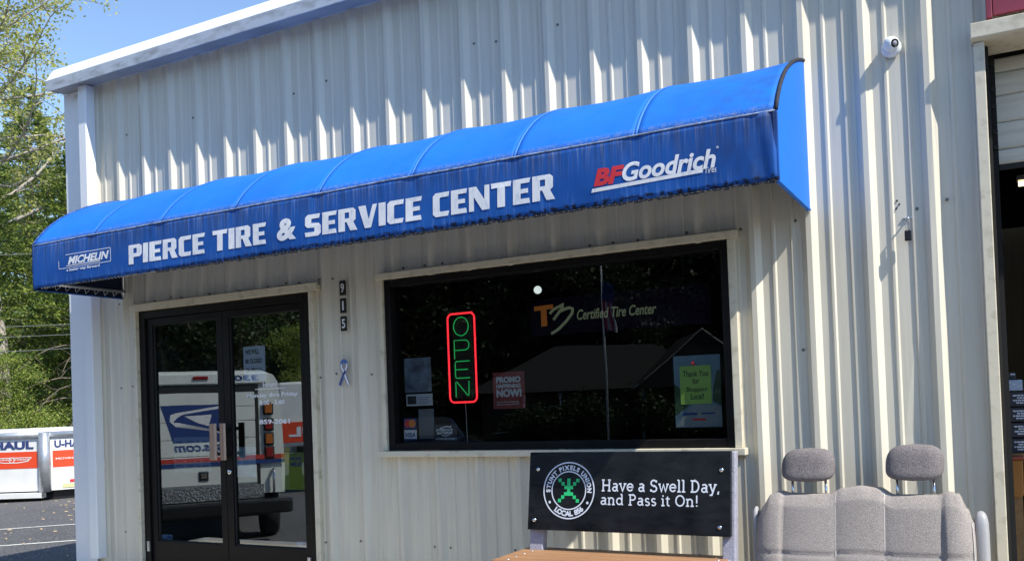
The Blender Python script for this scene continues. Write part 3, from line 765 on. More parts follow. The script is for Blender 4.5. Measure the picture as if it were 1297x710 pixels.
t = thing('security_camera', 'white dome security camera on the ribbed wall above the awning end', 'camera', (1.987, -.01, 3.05))
obj('base', MB().lathe([(.0, .0), (.047, .0), (.049, .010), (.047, .026), (.041, .036), (.03, .038)], (1.987, -.008, 3.045), (0, -1, 0), 28), M_white, t, smooth=True)
bd = Vector((.62, -.75, -.16)).normalized()
obj('dome', MB().lathe([(.0, -.040)]+[(.040*cos(radians(a)), .040*sin(radians(a))) for a in range(-80, 56, 9)]+[(.0225, .0325)], (1.989, -.050, 3.054), tuple(bd), 28), M_white, t, smooth=True)
obj('lens_hood', MB().lathe([(.0225, .0325), (.021, .0345), (.018, .027), (.0, .026)], (1.989, -.050, 3.054), tuple(bd), 24), M_black, t, smooth=True)
obj('lens', MB().lathe([(.012, .027), (.013, .034), (.008, .036), (.005, .037), (0, .038)], (1.989, -.050, 3.054), tuple(bd), 20), mat('lens_glass', (.25, .25, .28), .1, spec=1), t, smooth=True)

t = thing('padlock', 'small black padlock hanging on a hasp from the ribbed wall beside the garage', 'padlock', (2.03, -.03, 2.02))
obj('hasp', MB().cyl((2.028, .0, 2.155), (2.028, -.045, 2.155), .004, n=8).cyl((2.005, -.003, 2.158), (2.05, -.003, 2.158), .006, n=8), M_galv, t)
obj('shackle', MB().tube([(2.020, -.04, 2.085), (2.020, -.04, 2.145)]+[(2.028+.008*cos(radians(a)), -.04, 2.145+.009*sin(radians(a))) for a in range(180, -1, -30)]+[(2.036, -.04, 2.085)], .0028, 8), M_steel, t, smooth=True)
obj('body', MB().box(2.012, 2.045, -.052, -.030, 2.035, 2.088), M_black, t, bevel=.004)
m = MB()
for p in ((1.955, 2.24), (1.975, 2.215), (1.99, 2.235), (1.96, 2.195), (1.98, 2.255)): m.lathe([(0, .0), (.005, 0), (.005, .003), (0, .003)], (p[0], -.001, p[1]), (0, -1, 0), 8)
obj('old_screw_holes', m, M_hole, B, kind='stuff')

# ------------------------------------------------------------------ window contents
def neonpath(mb, pts, r, y): mb.tube([(x, y, z) for x, z in pts], r, 8)
t = thing('neon_open_sign', 'vertical neon sign reading OPEN in green inside a glowing red border', 'neon sign', (-.75, .10, 1.29))
M_nr = mat('neon_red', (.9, .1, .1), .4, emit=(1, .02, .035), estr=.95); M_ng = mat('neon_green', (.02, .4, .12), .4, emit=(.004, .33, .07), estr=.62)
def rrect(x0, x1, z0, z1, r):
    return arc(x1-r, z1-r, r, r, 90, 0, 5)+arc(x1-r, z0+r, r, r, 0, -90, 5)+arc(x0+r, z0+r, r, r, -90, -180, 5)+arc(x0+r, z1-r, r, r, 180, 90, 5)
bp = rrect(-.855, -.645, 1.298, 1.893, .035)
m = MB(); neonpath(m, bp[1:]+[(-.72, 1.893), (-.66, 1.893)], .0065, .09); obj('border_tube', m, M_nr, t, smooth=True)
nz = [1.868, 1.735, 1.598, 1.47]
GN = {'O': [arc(-.748, 1.805, .058, .062, 90, 450, 20)],
      'P': [[(-.805, 1.590), (-.805, 1.713), (-.72, 1.713)]+arc(-.72, 1.68, .03, .033, 90, -90, 8)+[(-.800, 1.647)]],
      'E': [[(-.69, 1.572), (-.795, 1.572), (-.803, 1.560), (-.803, 1.470), (-.795, 1.460), (-.69, 1.460)], [(-.80, 1.517), (-.705, 1.517)]],
      'N': [[(-.803, 1.335), (-.803, 1.432), (-.795, 1.436), (-.712, 1.342), (-.704, 1.342), (-.700, 1.44)]]}
for ch, pl in GN.items():
    m = MB()
    for p in pl: neonpath(m, p, .0032, .085)
    obj('letter_tube', m, M_ng, t, smooth=True, label='green tube letter '+ch)
obj('back_board', MB().box(-.83, -.67, .105, .108, 1.32, 1.87), M_black, t)
obj('power_cord', MB().tube([(-.75, .11, 1.31), (-.745, .11, 1.2), (-.75, .12, 1.05), (-.76, .13, .95)], .003, 6), mat('cord_grey', (.3, .3, .3), .6), t)

def flat(name, label, cat, x0, x1, z0, z1, y, m, th=.0015, group=None, rz=0):
    t = thing(name, label, cat, ((x0+x1)/2, y, z0), group)
    obj('sheet', MB().box(x0, x1, y, y+th, z0, z1), m, t)
    return t
GP = 'papers and decals on the shop glass'
t = thing('window_lettering', 'orange and khaki decal reading Certified Tire Center on the window', 'decal', (.2, .04, 1.70))
YW = .0345
m = MB().raw([(x, YW, z) for x, z in ((-.168, 1.885), (-.035, 1.890), (-.034, 1.862), (-.082, 1.860), (-.080, 1.757), (-.122, 1.755), (-.122, 1.858), (-.168, 1.856))], [tuple(range(8))])
obj('letter_t', m, mat('decal_orange_vivid', (.80, .22, .02), .5), t)  # slightly stronger orange than the other decal
m = MB(); stroke(m, [(-.060, 1.832), (-.035, 1.855), (-.005, 1.868), (.030, 1.880), (.028, 1.862), (-.036, 1.792)], .018, onwall(YW))
stroke(m, [(.0, 1.838), (.04, 1.852), (.075, 1.860), (.098, 1.850), (.095, 1.825), (.05, 1.775), (-.005, 1.730), (-.055, 1.705)], .018, onwall(YW+.0003))
words(m, 'Certified Tire Center', .126, .640, 1.778, 1.842, YW, .018, .25)
obj('lettering', m, M_yell, t)
obj('tinted_panel', MB().box(-.20, .96, .050, .0515, 1.70, 1.93), mat('tinted_panel', (.009, .004, .016), .9, spec=.1), t)
# posters, left cluster
M_pst = mat('poster_sky', (.16, .22, .30), .6, var=.5, vscale=9, col2=(.04, .05, .09))
flat('poster', 'dim blue landscape poster with a misty car, left edge of window', 'poster', -1.192, -.972, 1.378, 1.612, .045, M_pst, group=GP)
t = flat('poster', 'small grey notice with a dark photo just under the landscape poster', 'poster', -1.183, -.968, 1.285, 1.365, .045, M_paper2, group=GP)
m = MB().box(-1.172, -1.10, .0430, .0445, 1.297, 1.352); obj('photo', m, M_blet, t)
m = MB()
for i in range(4): m.box(-1.09, -.985-.02*(i % 2), .0430, .0445, 1.34-.014*i, 1.343-.014*i)
obj('printing', m, M_navy, t)
flat('poster', 'blue and brown leaflet behind the card stickers', 'poster', -1.09, -.965, 1.06, 1.262, .050, mat('leaflet', (.10, .15, .22), .7, var=.6, vscale=6, col2=(.16, .13, .10)), group=GP)
t = flat('card_sticker', 'card sticker with red and orange discs, above the VISA sticker', 'sticker', -1.208, -1.105, 1.128, 1.20, .042, M_navy, group=GP)
m = MB(); disc(m, -1.175, 1.165, .028, onwall(.0408)); obj('red_disc', m, M_red, t); m = MB(); disc(m, -1.137, 1.165, .028, onwall(.0404)); obj('orange_disc', m, M_orange, t)
t = flat('card_sticker', 'white and blue sticker reading VISA at the window corner', 'sticker', -1.208, -1.105, 1.052, 1.122, .042, M_wlet, group=GP)
m = MB(); words(m, 'VISA', -1.20, -1.115, 1.072, 1.104, .0405, .03, .2); m.box(-1.208, -1.105, .0405, .0415, 1.052, 1.062); obj('printing', m, M_navy, t)
t = flat('battery_sticker', 'black sticker with a white battery maker logo low on the window', 'sticker', -.965, -.782, 1.045, 1.153, .042, mat('sticker_charcoal', (.03, .035, .045), .5), group=GP)
m = MB(); words(m, 'INTERSTATE', -.945, -.812, 1.108, 1.124, .0405, .04, .25); words(m, 'BATTERIES', -.940, -.815, 1.088, 1.104, .0405, .04, .25)
stroke(m, [(-.915, 1.127), (-.86, 1.140), (-.83, 1.134), (-.825, 1.145)], .007, onwall(.0402)); stroke(m, [(-.90, 1.082), (-.87, 1.076), (-.84, 1.083)], .005, onwall(.0402))
words(m, 'AUTHORIZED DEALER', -.95, -.80, 1.053, 1.064, .0405, .02); obj('printing', m, M_wlet, t)
t = flat('poster', 'dark red poster reading PROMO HAPPENING NOW! in pale letters', 'poster', -.495, -.262, 1.245, 1.482, .045, mat('poster_red', (.20, .03, .03), .6, var=.3, vscale=8), group=GP)
m = MB(); words(m, 'PROMO', -.470, -.290, 1.412, 1.452, .0435, .06); words(m, 'HAPPENING', -.470, -.290, 1.378, 1.405, .0435, .05); words(m, 'NOW!', -.470, -.285, 1.320, 1.372, .0435, .06)
words(m, 'Ask one of our salespeople', -.47, -.31, 1.282, 1.295, .0435, .01); words(m, 'about our current promotions!', -.47, -.305, 1.266, 1.279, .0435, .01); obj('printing', m, M_paper2, t)
t = flat('poster', 'road photo poster with green note reading Thank You for Shopping Local!', 'poster', .728, 1.005, 1.100, 1.518, .045, mat('poster_road', (.14, .23, .30), .6, var=.3, vscale=5), group=GP)
m = MB().raw([(x, .0438, z) for x, z in ((.728, 1.17), (.728, 1.36), (.76, 1.33), (.81, 1.27), (.83, 1.24))], [tuple(range(5))]).raw([(x, .0438, z) for x, z in ((1.005, 1.22), (1.005, 1.42), (.985, 1.43), (.96, 1.33), (.955, 1.25))], [tuple(range(5))])
obj('printed_trees', m, mat('print_green', (.03, .07, .03), .6), t)
m = MB().raw([(x, .0438, z) for x, z in ((.73, 1.105), (1.003, 1.105), (1.003, 1.22), (.85, 1.238), (.80, 1.2))], [tuple(range(5))]); obj('printed_road', m, mat('print_road', (.22, .25, .27), .6), t)
m = MB().box(.765, .95, .0415, .043, 1.235, 1.458); obj('green_note', m, mat('note_green', (.30, .50, .10), .6), t)
m = MB()
for s, a, b, z in (('Thank You', .785, .935, 1.395), ('for', .840, .880, 1.352), ('Shopping', .800, .925, 1.300), ('Local!', .825, .905, 1.262)): words(m, s, a, b, z, z+.034, .0405, .012, .1)
obj('note_lettering', m, M_blet, t)
m = MB().box(.775, .86, .0428, .0436, 1.172, 1.186).box(.885, .965, .0428, .0436, 1.175, 1.185); obj('brand_logo', m, M_navy, t)
m = MB().box(.83, .91, .0428, .0436, 1.140, 1.152); obj('brand_logo', m, M_red, t)
m = MB().lathe([(0, 0), (.008, 0), (.01, .008), (.005, .02), (.009, .025), (0, .026)], (.85, .0414, 1.468), (.1, -1, .3), 10); obj('pushpin', m, M_red, t)
# round ceiling globe seen through the window
t = thing('globe_lamp', 'small lit white globe lamp hanging inside the dark shop', 'lamp', (-.42, .6, 2.02))
obj('globe', MB().lathe([(.028*sin(radians(a)), -.028*cos(radians(a))) for a in range(0, 181, 15)], (-.419, .6, 2.068), n=20), mat('globe_glow', (.8, .8, .8), .4, emit=(.9, 1, 1), estr=.6), t, smooth=True)
obj('stem', MB().cyl((-.419, .6, 2.098), (-.419, .6, 3.84), .004, n=6), M_black, t)

# on the doors
t = flat('paper_notice', 'pale paper notice reading WE WILL BE CLOSED ON FRIDAY on right door', 'notice', -2.675, -2.455, 1.515, 1.785, .036, M_paper, group=GP)
m = MB()
for s, a, b, z in (('WE WILL', -2.655, -2.515, 1.725), ('BE CLOSED', -2.655, -2.485, 1.655), ('ON FRIDAY', -2.655, -2.485, 1.585)): words(m, s, a, b, z, z+.034, .0352, .03)
obj('printing', m, M_blet, t)
t = thing('hours_lettering', 'white serif opening hours and phone number lettered on the right door glass', 'lettering', (-2.4, .034, 1.26), GP)
m = MB()
for s, a, b, z, h in (('Hours', -2.475, -2.335, 1.470, .036), ('Monday thru Friday', -2.64, -2.135, 1.385, .040), ('8:00 - 5:00', -2.515, -2.265, 1.335, .034), ('859-2061', -2.52, -2.22, 1.190, .036)): words(m, s, a, b, z, z+h, .0248, .03)
m.box(-2.555, -2.255, .0246, .0250, 1.452, 1.457); obj('lettering', m, M_wlet, t)
t = flat('schedule_sheet', 'white sheet with a printed timetable on the left door glass', 'notice', -3.465, -3.055, .825, 1.105, .036, mat('paper_grey', (.12, .15, .17), .8), group=GP)
m = MB()
for i in range(6):
    for a, b in ((-3.44, -3.36), (-3.32, -3.24), (-3.21, -3.17), (-3.14, -3.08)): m.box(a, b, .0345, .0354, 1.06-i*.038, 1.072-i*.038)
obj('printing', m, M_blet, t)
t = flat('yellow_poster', 'lime yellow poster reading MORE MILES low on the right door', 'poster', -2.325, -2.105, .700, .975, .036, mat('poster_lime', (.24, .30, .03), .6), group=GP)
m = MB(); words(m, 'MORE', -2.24, -2.12, .915, .945, .0352, .05, .2); words(m, 'MILES', -2.24, -2.12, .872, .905, .0352, .05, .2); words(m, 'ADVENTURE', -2.24, -2.12, .955, .965, .0352, .02, .1)
obj('printing', m, M_navy, t)
for a, lab in ((-3.70+.07, 'small blue sticker at the lower left of the left door'), (-2.20, 'small blue sticker at the lower right of the right door')):
    t = flat('blue_sticker', lab, 'sticker', a, a+.12, .282, .320, .0345, mat('sticker_blue', (.10, .22, .45), .5), group=GP)
    m = MB(); words(m, 'ENTER', a+.01, a+.07, .295, .31, .034, .02) if False else m.box(a+.06, a+.112, .0335, .0343, .292, .312); obj('logo', m, M_navy, t)
t = flat('round_decal', 'pale blue round decal on right door beside the handle', 'sticker', -2.78, -2.58, .79, 1.02, .036, mat('decal_pale', (.22, .32, .42), .6, var=.3, vscale=15), group=GP)

# ------------------------------------------------------------------ park bench
Bn = thing('park_bench', 'bench with brown composite slats and black printed backboard under the window', 'bench', (.56, -.6, 0))
TY, BY = -.405, -.475                           # the board leans back towards the wall
def bf(x, z, e=0, out=.0165):
    t = (z-.555)/(.99-.555); return (x, BY+(TY-BY)*t-out-e, z)
th = .03
def yb(z): return BY+(TY-BY)*(z-.555)/(.99-.555)
mb = MB(); xr = 1.168
v = [(x, yb(z)+o, z) for x in (0.0, xr) for z in (.556, .990) for o in (-.015, .015)]
mb.raw(v, [(0, 1, 3, 2), (4, 6, 7, 5), (0, 4, 5, 1), (2, 3, 7, 6), (0, 2, 6, 4), (1, 5, 7, 3)])
bk = obj('backboard', mb, [M_sign], Bn, bevel=.002)
for x in (.04, 1.125):
    mb = MB(); w = .085; yy = (-.0, .062)
    for (z, o) in ((0.0, .03), (.985, .0)):
        for a in (x-w/2 if x < .5 else x-.01, x+w/2 if x < .5 else x+.058):
            for b in yy: mb.v.append((a, yb(z)+.0155+b+o*.3, z))
    mb.raw([], []); mb.f = [(0, 1, 3, 2), (4, 6, 7, 5), (0, 4, 5, 1), (2, 3, 7, 6), (0, 2, 6, 4), (1, 5, 7, 3)]; mb.m = [0]*6
    obj('back_post', mb, M_post, Bn, bevel=.006)
for x in (.04, 1.10):
    obj('side_leg', MB().box(x-.035, x+.045, -.86, -.785, 0, .395).box(x-.035, x+.045, -.784, -.40, .34, .395), M_post, Bn, bevel=.008)
y = -.375
for i in range(5):
    y1 = y; y0 = y-.086
    sl_ = obj('slat', MB().box(-.045, 1.150, y0, y1, .402, .440), M_wood, Bn, bevel=.005)
    m = MB()
    for x in (.035, 1.105): m.lathe([(.009, 0), (.008, .0025), (0, .003)], (x, (y0+y1)/2, .440), n=10)
    obj('screw', m, M_galv, sl_, smooth=True)
    y = y0-.009
obj('edge_strip', MB().box(1.152, 1.162, -.845, -.38, .400, .438), M_post, Bn)
for x, z in ((.057, .895), (1.120, .893), (.042, .610), (1.112, .602)):
    n_ = Vector((0, -1, .16)).normalized()
    obj('bolt', MB().lathe([(.0115, -.001), (.0115, .003), (.009, .006), (.004, .008), (0, .0085)], bf(x, z, 0, .0155), tuple(n_), 16), M_steel, bk, smooth=True)
# emblem
EM = MB(); cx, cz = .252, .778
ring(EM, cx, cz, .151, .158, bf, 64); ring(EM, cx, cz, .101, .1075, bf, 64)
def arctext(mb, s, rad, a0, a1, h, bottom=False, bold=.05):
    tot = 0; items = []
    for ch in s:
        if ch == ' ': items.append((None, .42)); continue
        v, f = text2d(ch, bold); a = min(p[0] for p in v); b = max(p[0] for p in v); items.append(((v, f, a), (b-a)+.14))
    tot = sum(w for _, w in items); q = 0
    for it, w in items:
        if it:
            v, f, xa = it; t = (q+w/2)/tot; ang = radians(a0+(a1-a0)*t); ww = w-.14
            sc = h/.7
            vs = []
            for x, z in v:
                lx = (x-xa-ww/2)*sc; lz = z*sc
                if not bottom: r = rad+lz; th_ = ang-lx/(rad+h/2)
                else: r = rad-lz; th_ = ang+lx/(rad-h/2)
                vs.append(bf(cx+r*cos(th_), cz+r*sin(th_)))
            mb.raw(vs, f)
        q += w
arctext(EM, 'STUNT PIXELS UNION', .115, 186, -6, .024)
# serif ticks are too fine at this size; the two dots and lower legend
arctext(EM, 'LOCAL 856', .141, 232, 312, .027, True)
for sx in (-1, 1): disc(EM, cx+sx*.116, cz-.066, .0075, bf, 12)
slabtext(EM, 'Have a Swell Day,', .448, 1.115, .777, .840, lambda a, b, e=0: bf(a, b, e))
slabtext(EM, 'and Pass it On!', .444, 1.000, .704, .762, lambda a, b, e=0: bf(a, b, e))
obj('lettering', EM, M_wlet2, bk)
px = ["1...........1", "", ]
m = MB(); u = .0175
cells = [(-3.15, 3.2), (3.15, 3.2), (-2.05, 2.1), (2.05, 2.1), (-3.15, -3.2), (3.15, -3.2), (-2.05, -2.1), (2.05, -2.1)]
for a, b in cells: m.raw([bf(cx+(a+dx)*u, cz+(b+dz)*u) for dx, dz in ((-.55, -.55), (.55, -.55), (.55, .55), (-.55, .55))], [(0, 1, 2, 3)])
for x0, x1, z0, z1 in ((-.55, .55, 1.551, 3.8), (-1.55, 1.55, .45, 1.55), (-.55, .55, -.549, .449), (-1.6, 1.6, -1.65, -.55)):
    m.raw([bf(cx+a*u, cz+b*u) for a, b in ((x0, z0), (x1, z0), (x1, z1), (x0, z1))], [(0, 1, 2, 3)])
obj('pixel_figure', m, M_green, bk)

# ------------------------------------------------------------------ van seat
M_fab = mat('seat_fabric', (.30, .27, .26), .95, spec=.15)
f1 = noise(M_fab, 260, (1, 1, 1.3), 2); f2 = noise(M_fab, 4, detail=3)
tcn = node(M_fab, 'ShaderNodeTexCoord'); wv = node(M_fab, 'ShaderNodeTexWave'); wv.inputs['Scale'].default_value = 55; wv.inputs['Distortion'].default_value = 2.5; wv.inputs['Detail Scale'].default_value = 6
wv.bands_direction = 'DIAGONAL'; M_fab.node_tree.links.new(tcn.outputs['Object'], wv.inputs[0])
fc = mixc(M_fab, ramp(M_fab, f1, [(.42, 0), (.58, 1)]), (.205, .182, .168), (.385, .348, .318))
fc = mixc(M_fab, mul(M_fab, wv.outputs[1], .35), fc, (.22, .20, .20))
fc = mixc(M_fab, mul(M_fab, ramp(M_fab, f2, [(.35, 0), (.7, 1)]), .25), fc, (.42, .385, .36))
setbase(M_fab, fc); setbump(M_fab, f1, .6, .004)
M_fab2 = mat('headrest_fabric', (.17, .155, .155), .95, spec=.15)
f1 = noise(M_fab2, 240, (1, 1, 1.5), 2); setbase(M_fab2, mixc(M_fab2, ramp(M_fab2, f1, [(.42, 0), (.6, 1)]), (.11, .10, .105), (.25, .225, .22))); setbump(M_fab2, f1, .6, .004)
M_pip = mat('seat_piping', (.48, .46, .43), .8)
M_vinyl = mat('grey_vinyl', (.33, .33, .34), .45, bump=.2, bscale=200)
S = thing('van_bench_seat', 'grey cloth van bench seat with two headrests against the ribbed wall', 'car seat', (1.78, -.45, 0))
def interp(tab, x):
    for (a, b), (c, d) in zip(tab, tab[1:]):
        if a <= x <= c:
            t = (x-a)/(c-a); t = t*t*(3-2*t); return b+(d-b)*t
    return tab[0][1] if x < tab[0][0] else tab[-1][1]
TOP = [(1.285, .64), (1.305, .70), (1.345, .762), (1.385, .775), (1.425, .765), (1.62, .764), (1.70, .795), (1.782, .806), (1.86, .798), (1.93, .764), (2.12, .766), (2.17, .780), (2.215, .772), (2.25, .70), (2.268, .64)]
grooves = (1.403, 1.664, 1.890, 2.150)
def seat_y(x, z):
    lean = -.40+(z-.35)*.24
    e = min(x-1.283, 2.270-x); b = .045*(1-math.exp(-max(e, 0)/.045))
    top = interp(TOP, x); b *= min(1, sqrt(max(0, (top-z)/.06))) if z < top else 0
    cush = 0
    for g0, g1 in zip((1.283,)+grooves, grooves+(2.27,)):
        if g0 <= x <= g1: cush = .013*sqrt(max(0, sin(pi*(x-g0)/(g1-g0))))
    if x < 1.403 or x > 2.15: cush += .022*sin(pi*min(1, max(0, (z-.30)/.5)))*.8      # raised wings
    gz = .010*math.exp(-((z-.475-(.012 if x > 1.664 else 0))/.008)**2)
    return lean-b-cush+gz
mb = MB(); NX, NZ = 110, 56; zlo = .20
for i in range(NX+1):
    x = 1.283+(2.270-1.283)*i/NX; top = interp(TOP, x)
    side = 0
    for j in range(NZ+1):
        t = j/NZ; z = zlo+(top-zlo)*(1-(1-t)**1.5)
        xx = x
        wv_ = 1 if .3 < 1 else 1
        bulge = .012*sin(pi*min(1, max(0, (z-.2)/.55)))
        if i == 0: xx -= 0
        xx = x+(bulge if x > 1.78 else -bulge)*abs((x-1.776)/.49)**4
        mb.v.append((xx, seat_y(x, z), z))
n = NZ+1
mb.f = [(i*n+j, (i+1)*n+j, (i+1)*n+j+1, i*n+j+1) for i in range(NX) for j in range(NZ)]
# rear shell
b0 = len(mb.v)
for i in range(NX+1):
    x, _, _ = mb.v[i*n+NZ]
    top = mb.v[i*n+NZ][2]
    for z in (top-.005, zlo): mb.v.append((x, -.40+(z-.35)*.24+.075, z))
for i in range(NX):
    mb.f += [(i*n+NZ, (i+1)*n+NZ, b0+2*(i+1), b0+2*i), (b0+2*i, b0+2*i+2, b0+2*i+3, b0+2*i+1)]
for i in (0, NX):
    mb.f.append(tuple([i*n+j for j in range(n)]+[b0+2*i, b0+2*i+1]))
mb.m = [0]*len(mb.f)
bkr = obj('backrest', mb, M_fab, S, smooth=True)
for gx in grooves:
    top = interp(TOP, gx)
    obj('piping', MB().tube([(gx, seat_y(gx, z)-.001, z) for z in [.24+(top-.25)*k/24 for k in range(25)]], .0028, 6), M_pip, bkr, smooth=True)
for x0, x1, z in ((1.403, 1.664, .475), (1.664, 2.15, .487)):
    obj('piping', MB().tube([(x0+(x1-x0)*k/24, seat_y(x0+(x1-x0)*k/24, z)+.003, z-.004) for k in range(25)], .0028, 6), M_pip, bkr, smooth=True)
# side piping on right wing edge
obj('piping', MB().tube([(2.262+.012*sin(pi*(z-.2)/.55), seat_y(2.262, z)-.004, z) for z in [.24+.4*k/20 for k in range(21)]], .003, 6), M_pip, bkr, smooth=True)
obj('seat_cushion', MB().prism([(-.86, .22), (-.88, .30), (-.85, .36), (-.78, .385), (-.45, .36), (-.42, .30), (-.42, .2), (-.84, .2)], 0, 1.30, 2.255), M_fab, S, bevel=.03)
obj('seat_frame', MB().box(1.33, 1.37, -.82, -.3, 0, .195).box(2.19, 2.23, -.82, -.3, 0, .195).box(1.371, 2.189, -.80, -.76, .1, .14), M_black, S)
def headrest(xc, zc, w, h):
    mb = MB(); NU, NV = 36, 20
    for i in range(NV+1):
        v = -1+2*i/NV
        for k in range(NU):
            t = 2*pi*k/NU
            def se(c, e): return math.copysign(abs(c)**e, c)
            zz = v; r = (1-abs(v)**4.5)**(1/2.6)
            wid = (w/2)*(1-.22*max(0, v)**1.5-.05*max(0, -v)**2)
            x = xc+wid*r*se(cos(t), .62)+(.006*v)
            y = -.275+.062*r*se(sin(t), .8)+.024*v
            mb.v.append((x, y, zc+h/2*se(v, .85)))
    mb.f = [(i*NU+k, i*NU+(k+1) % NU, (i+1)*NU+(k+1) % NU, (i+1)*NU+k) for i in range(NV) for k in range(NU)]; mb.m = [0]*len(mb.f)
    o = obj('headrest', mb, M_fab2, S, smooth=True)
    for s in (-.082, .082): obj('post', MB().cyl((xc+s, -.285, .70), (xc+s, -.28, zc-h/2+.02), .0065, n=10), M_steel, o, smooth=True)
headrest(1.528, .908, .262, .172); headrest(2.028, .920, .262, .178)
def arm(x0, x1, label):
    xm = (x0+x1)/2; w = (x1-x0)/2; mb = MB(); NU = 24; rows = [(.20, .55), (.24, .85), (.30, 1), (.45, 1.04), (.58, 1.0), (.635, .93), (.665, .78), (.682, .55), (.690, .28), (.692, .02)]
    for z, k in rows:
        for q in range(NU):
            t = 2*pi*q/NU; c_, s_ = cos(t), sin(t)
            mb.v.append((xm+w*min(1, k*1.02)*math.copysign(abs(c_)**.7, c_), -.285+.05*k*math.copysign(abs(s_)**.7, s_), z))
    mb.f = [(i*NU+q, i*NU+(q+1) % NU, (i+1)*NU+(q+1) % NU, (i+1)*NU+q) for i in range(len(rows)-1) for q in range(NU)]; mb.m = [0]*len(mb.f)
    obj('armrest', mb, M_vinyl, S, smooth=True)
arm(1.238, 1.276, ''); arm(2.272, 2.338, '')
obj('hinge_bracket', MB().box(2.266, 2.284, -.34, -.26, .38, .46).box(1.269, 1.284, -.34, -.26, .38, .46), M_black, S, bevel=.004)

# ------------------------------------------------------------------ rental trailer on the left
M_tw = mat('trailer_white', (.72, .72, .70), .4, var=.08, vscale=3); M_to = mat('trailer_orange', (.70, .065, .02), .45); M_tn = mat('trailer_navy', (.03, .05, .16), .5)
M_alu = mat('trailer_alu', (.50, .52, .54), .38, .7, var=.15, vscale=8)
P0 = Vector((-16.25, 7.62)); zt, zbm = 1.04, -.28
TR = thing('box_trailer', 'white and orange rental box trailer with silver corner posts beyond the lot', 'trailer', (P0.x, P0.y, -.45))
eL = Vector((-.905, -.425)); eR = Vector((.42, .9074)).normalized()     # left face direction, right face direction
A0 = P0+eL*2.1; A1 = P0; A2 = P0+eR*3.4; A3 = A0+eR*3.4
def tface(p, q, z0, z1, out, d=.004):
    nrm = Vector((q-p).normalized()); nrm = Vector((nrm.y, -nrm.x))
    if nrm.dot(out) < 0: nrm = -nrm
    o = nrm*d; return [(p.x+o.x, p.y+o.y, z0), (q.x+o.x, q.y+o.y, z0), (q.x+o.x, q.y+o.y, z1), (p.x+o.x, p.y+o.y, z1)]
cen = (A0+A1+A2+A3)/4
obj('body', MB().prism([tuple(a) for a in (A0, A1, A2, A3)], 2, zbm, zt-.04), M_tw, TR)
obj('roof', MB().raw([(*(cen+(a-cen)*s), z) for s, z in ((1.0, zt-.04), (.97, zt+.03), (.8, zt+.07)) for a in (A0, A1, A2, A3)], [(i, (i+1) % 4, 4+(i+1) % 4, 4+i) for i in range(4)]+[(4+i, 4+(i+1) % 4, 8+(i+1) % 4, 8+i) for i in range(4)]+[(8, 9, 10, 11)]), M_tw, TR, smooth=True)
for a, b in ((A0, A1), (A1, A2)):
    obj('top_rail', MB().tube([(a.x, a.y, zt-.08), (b.x, b.y, zt-.08)], .075, 10), M_alu, TR, smooth=True)
for a in (A0, A1, A2): obj('corner_post', MB().cyl((a.x, a.y, zbm-.02), (a.x, a.y, zt-.03), .125, .12, 16), M_alu, TR, smooth=True)
outL = P0-A3; outL = (A0+A1)/2-cen; outR = (A1+A2)/2-cen
for (p, q, out) in ((A0, A1-(A1-A0).normalized()*.16, outL), (A1+(A2-A1).normalized()*.16, A2, outR)):
    obj('orange_band', MB().raw(tface(p, q, .23, .60, out, .006), [(0, 1, 2, 3)]), M_to, TR)
def tplane(p, q, out, d):
    e = (q-p).normalized(); nrm = Vector((e.y, -e.x)); nrm = nrm if nrm.dot(out) > 0 else -nrm
    return lambda u, z: (p.x+e.x*u+nrm.x*d, p.y+e.y*u+nrm.y*d, z)
fl = tplane(A0, A1, outL, .010); fr_ = tplane(A1, A2, outR, .010)
m = MB(); words(m, 'U-HAUL', .55, 1.86, .655, .83, 0, .05, 0, fn=fl); words(m, 'U-HAUL', .20, .95, .665, .83, 0, .04, 0, fn=fr_); obj('lettering', m, M_tn, TR)
m = MB(); words(m, 'MOVING & STORAGE', .95, 1.75, .41, .45, 0, .02, 0, fn=fl); ring(m, 1.35, .42, .05, .065, tplane(A0, A1, outL, .012), 20)
stroke(m, [(.9, .47), (1.8, .47), (1.72, .39), (1.5, .36), (1.2, .36), (.98, .39), (.9, .47)], .018, tplane(A0, A1, outL, .011))
words(m, 'MOVING EQUIPMENT - LOWEST COST', .22, 2.2, .39, .44, 0, .02, 0, fn=fr_); obj('small_lettering', m, M_tw, TR)
obj('bumper', MB().raw(tface(A0, A1, zbm-.14, zbm-.03, outL, .15)+tface(A0, A1, zbm-.14, zbm-.03, outL, -.02), [(0, 1, 2, 3), (4, 5, 6, 7), (3, 2, 6, 7), (0, 1, 5, 4)]), M_tw, TR)
obj('side_marker', MB().raw([tplane(A1, A2, outR, .014)(u, z) for u, z in ((.5, -.12), (.72, -.12), (.72, -.06), (.5, -.06))], [(0, 1, 2, 3)]), M_red, TR)
obj('license_plate', MB().raw([tplane(A1, A2, outR, .013)(u, z) for u, z in ((.35, -.24), (1.0, -.24), (1.0, -.15), (.35, -.15))], [(0, 1, 2, 3)]), M_yell, TR)
for q in (1.6, ):
    c = (A1+eR*q); nrm = Vector((eR.y, -eR.x)); 
    for s in (-.35, 2.2):
        cc = c-nrm*s*.6 if False else c+eL*(.12 if s < 0 else 1.95)
        obj('wheel', MB().lathe([(.0, 0), (.17, 0), (.2, .03), (.3, .02), (.32, .06), (.32, .14), (.3, .18), (0, .18)], (cc.x, cc.y, hz(cc.x, cc.y)+.32), (eL.x, eL.y, 0), 24), M_rubber, TR, smooth=True)
obj('chassis', MB().prism([tuple(cen+(a-cen)*.8) for a in (A0, A1, A2, A3)], 2, zbm-.22, zbm-.001), M_black, TR)

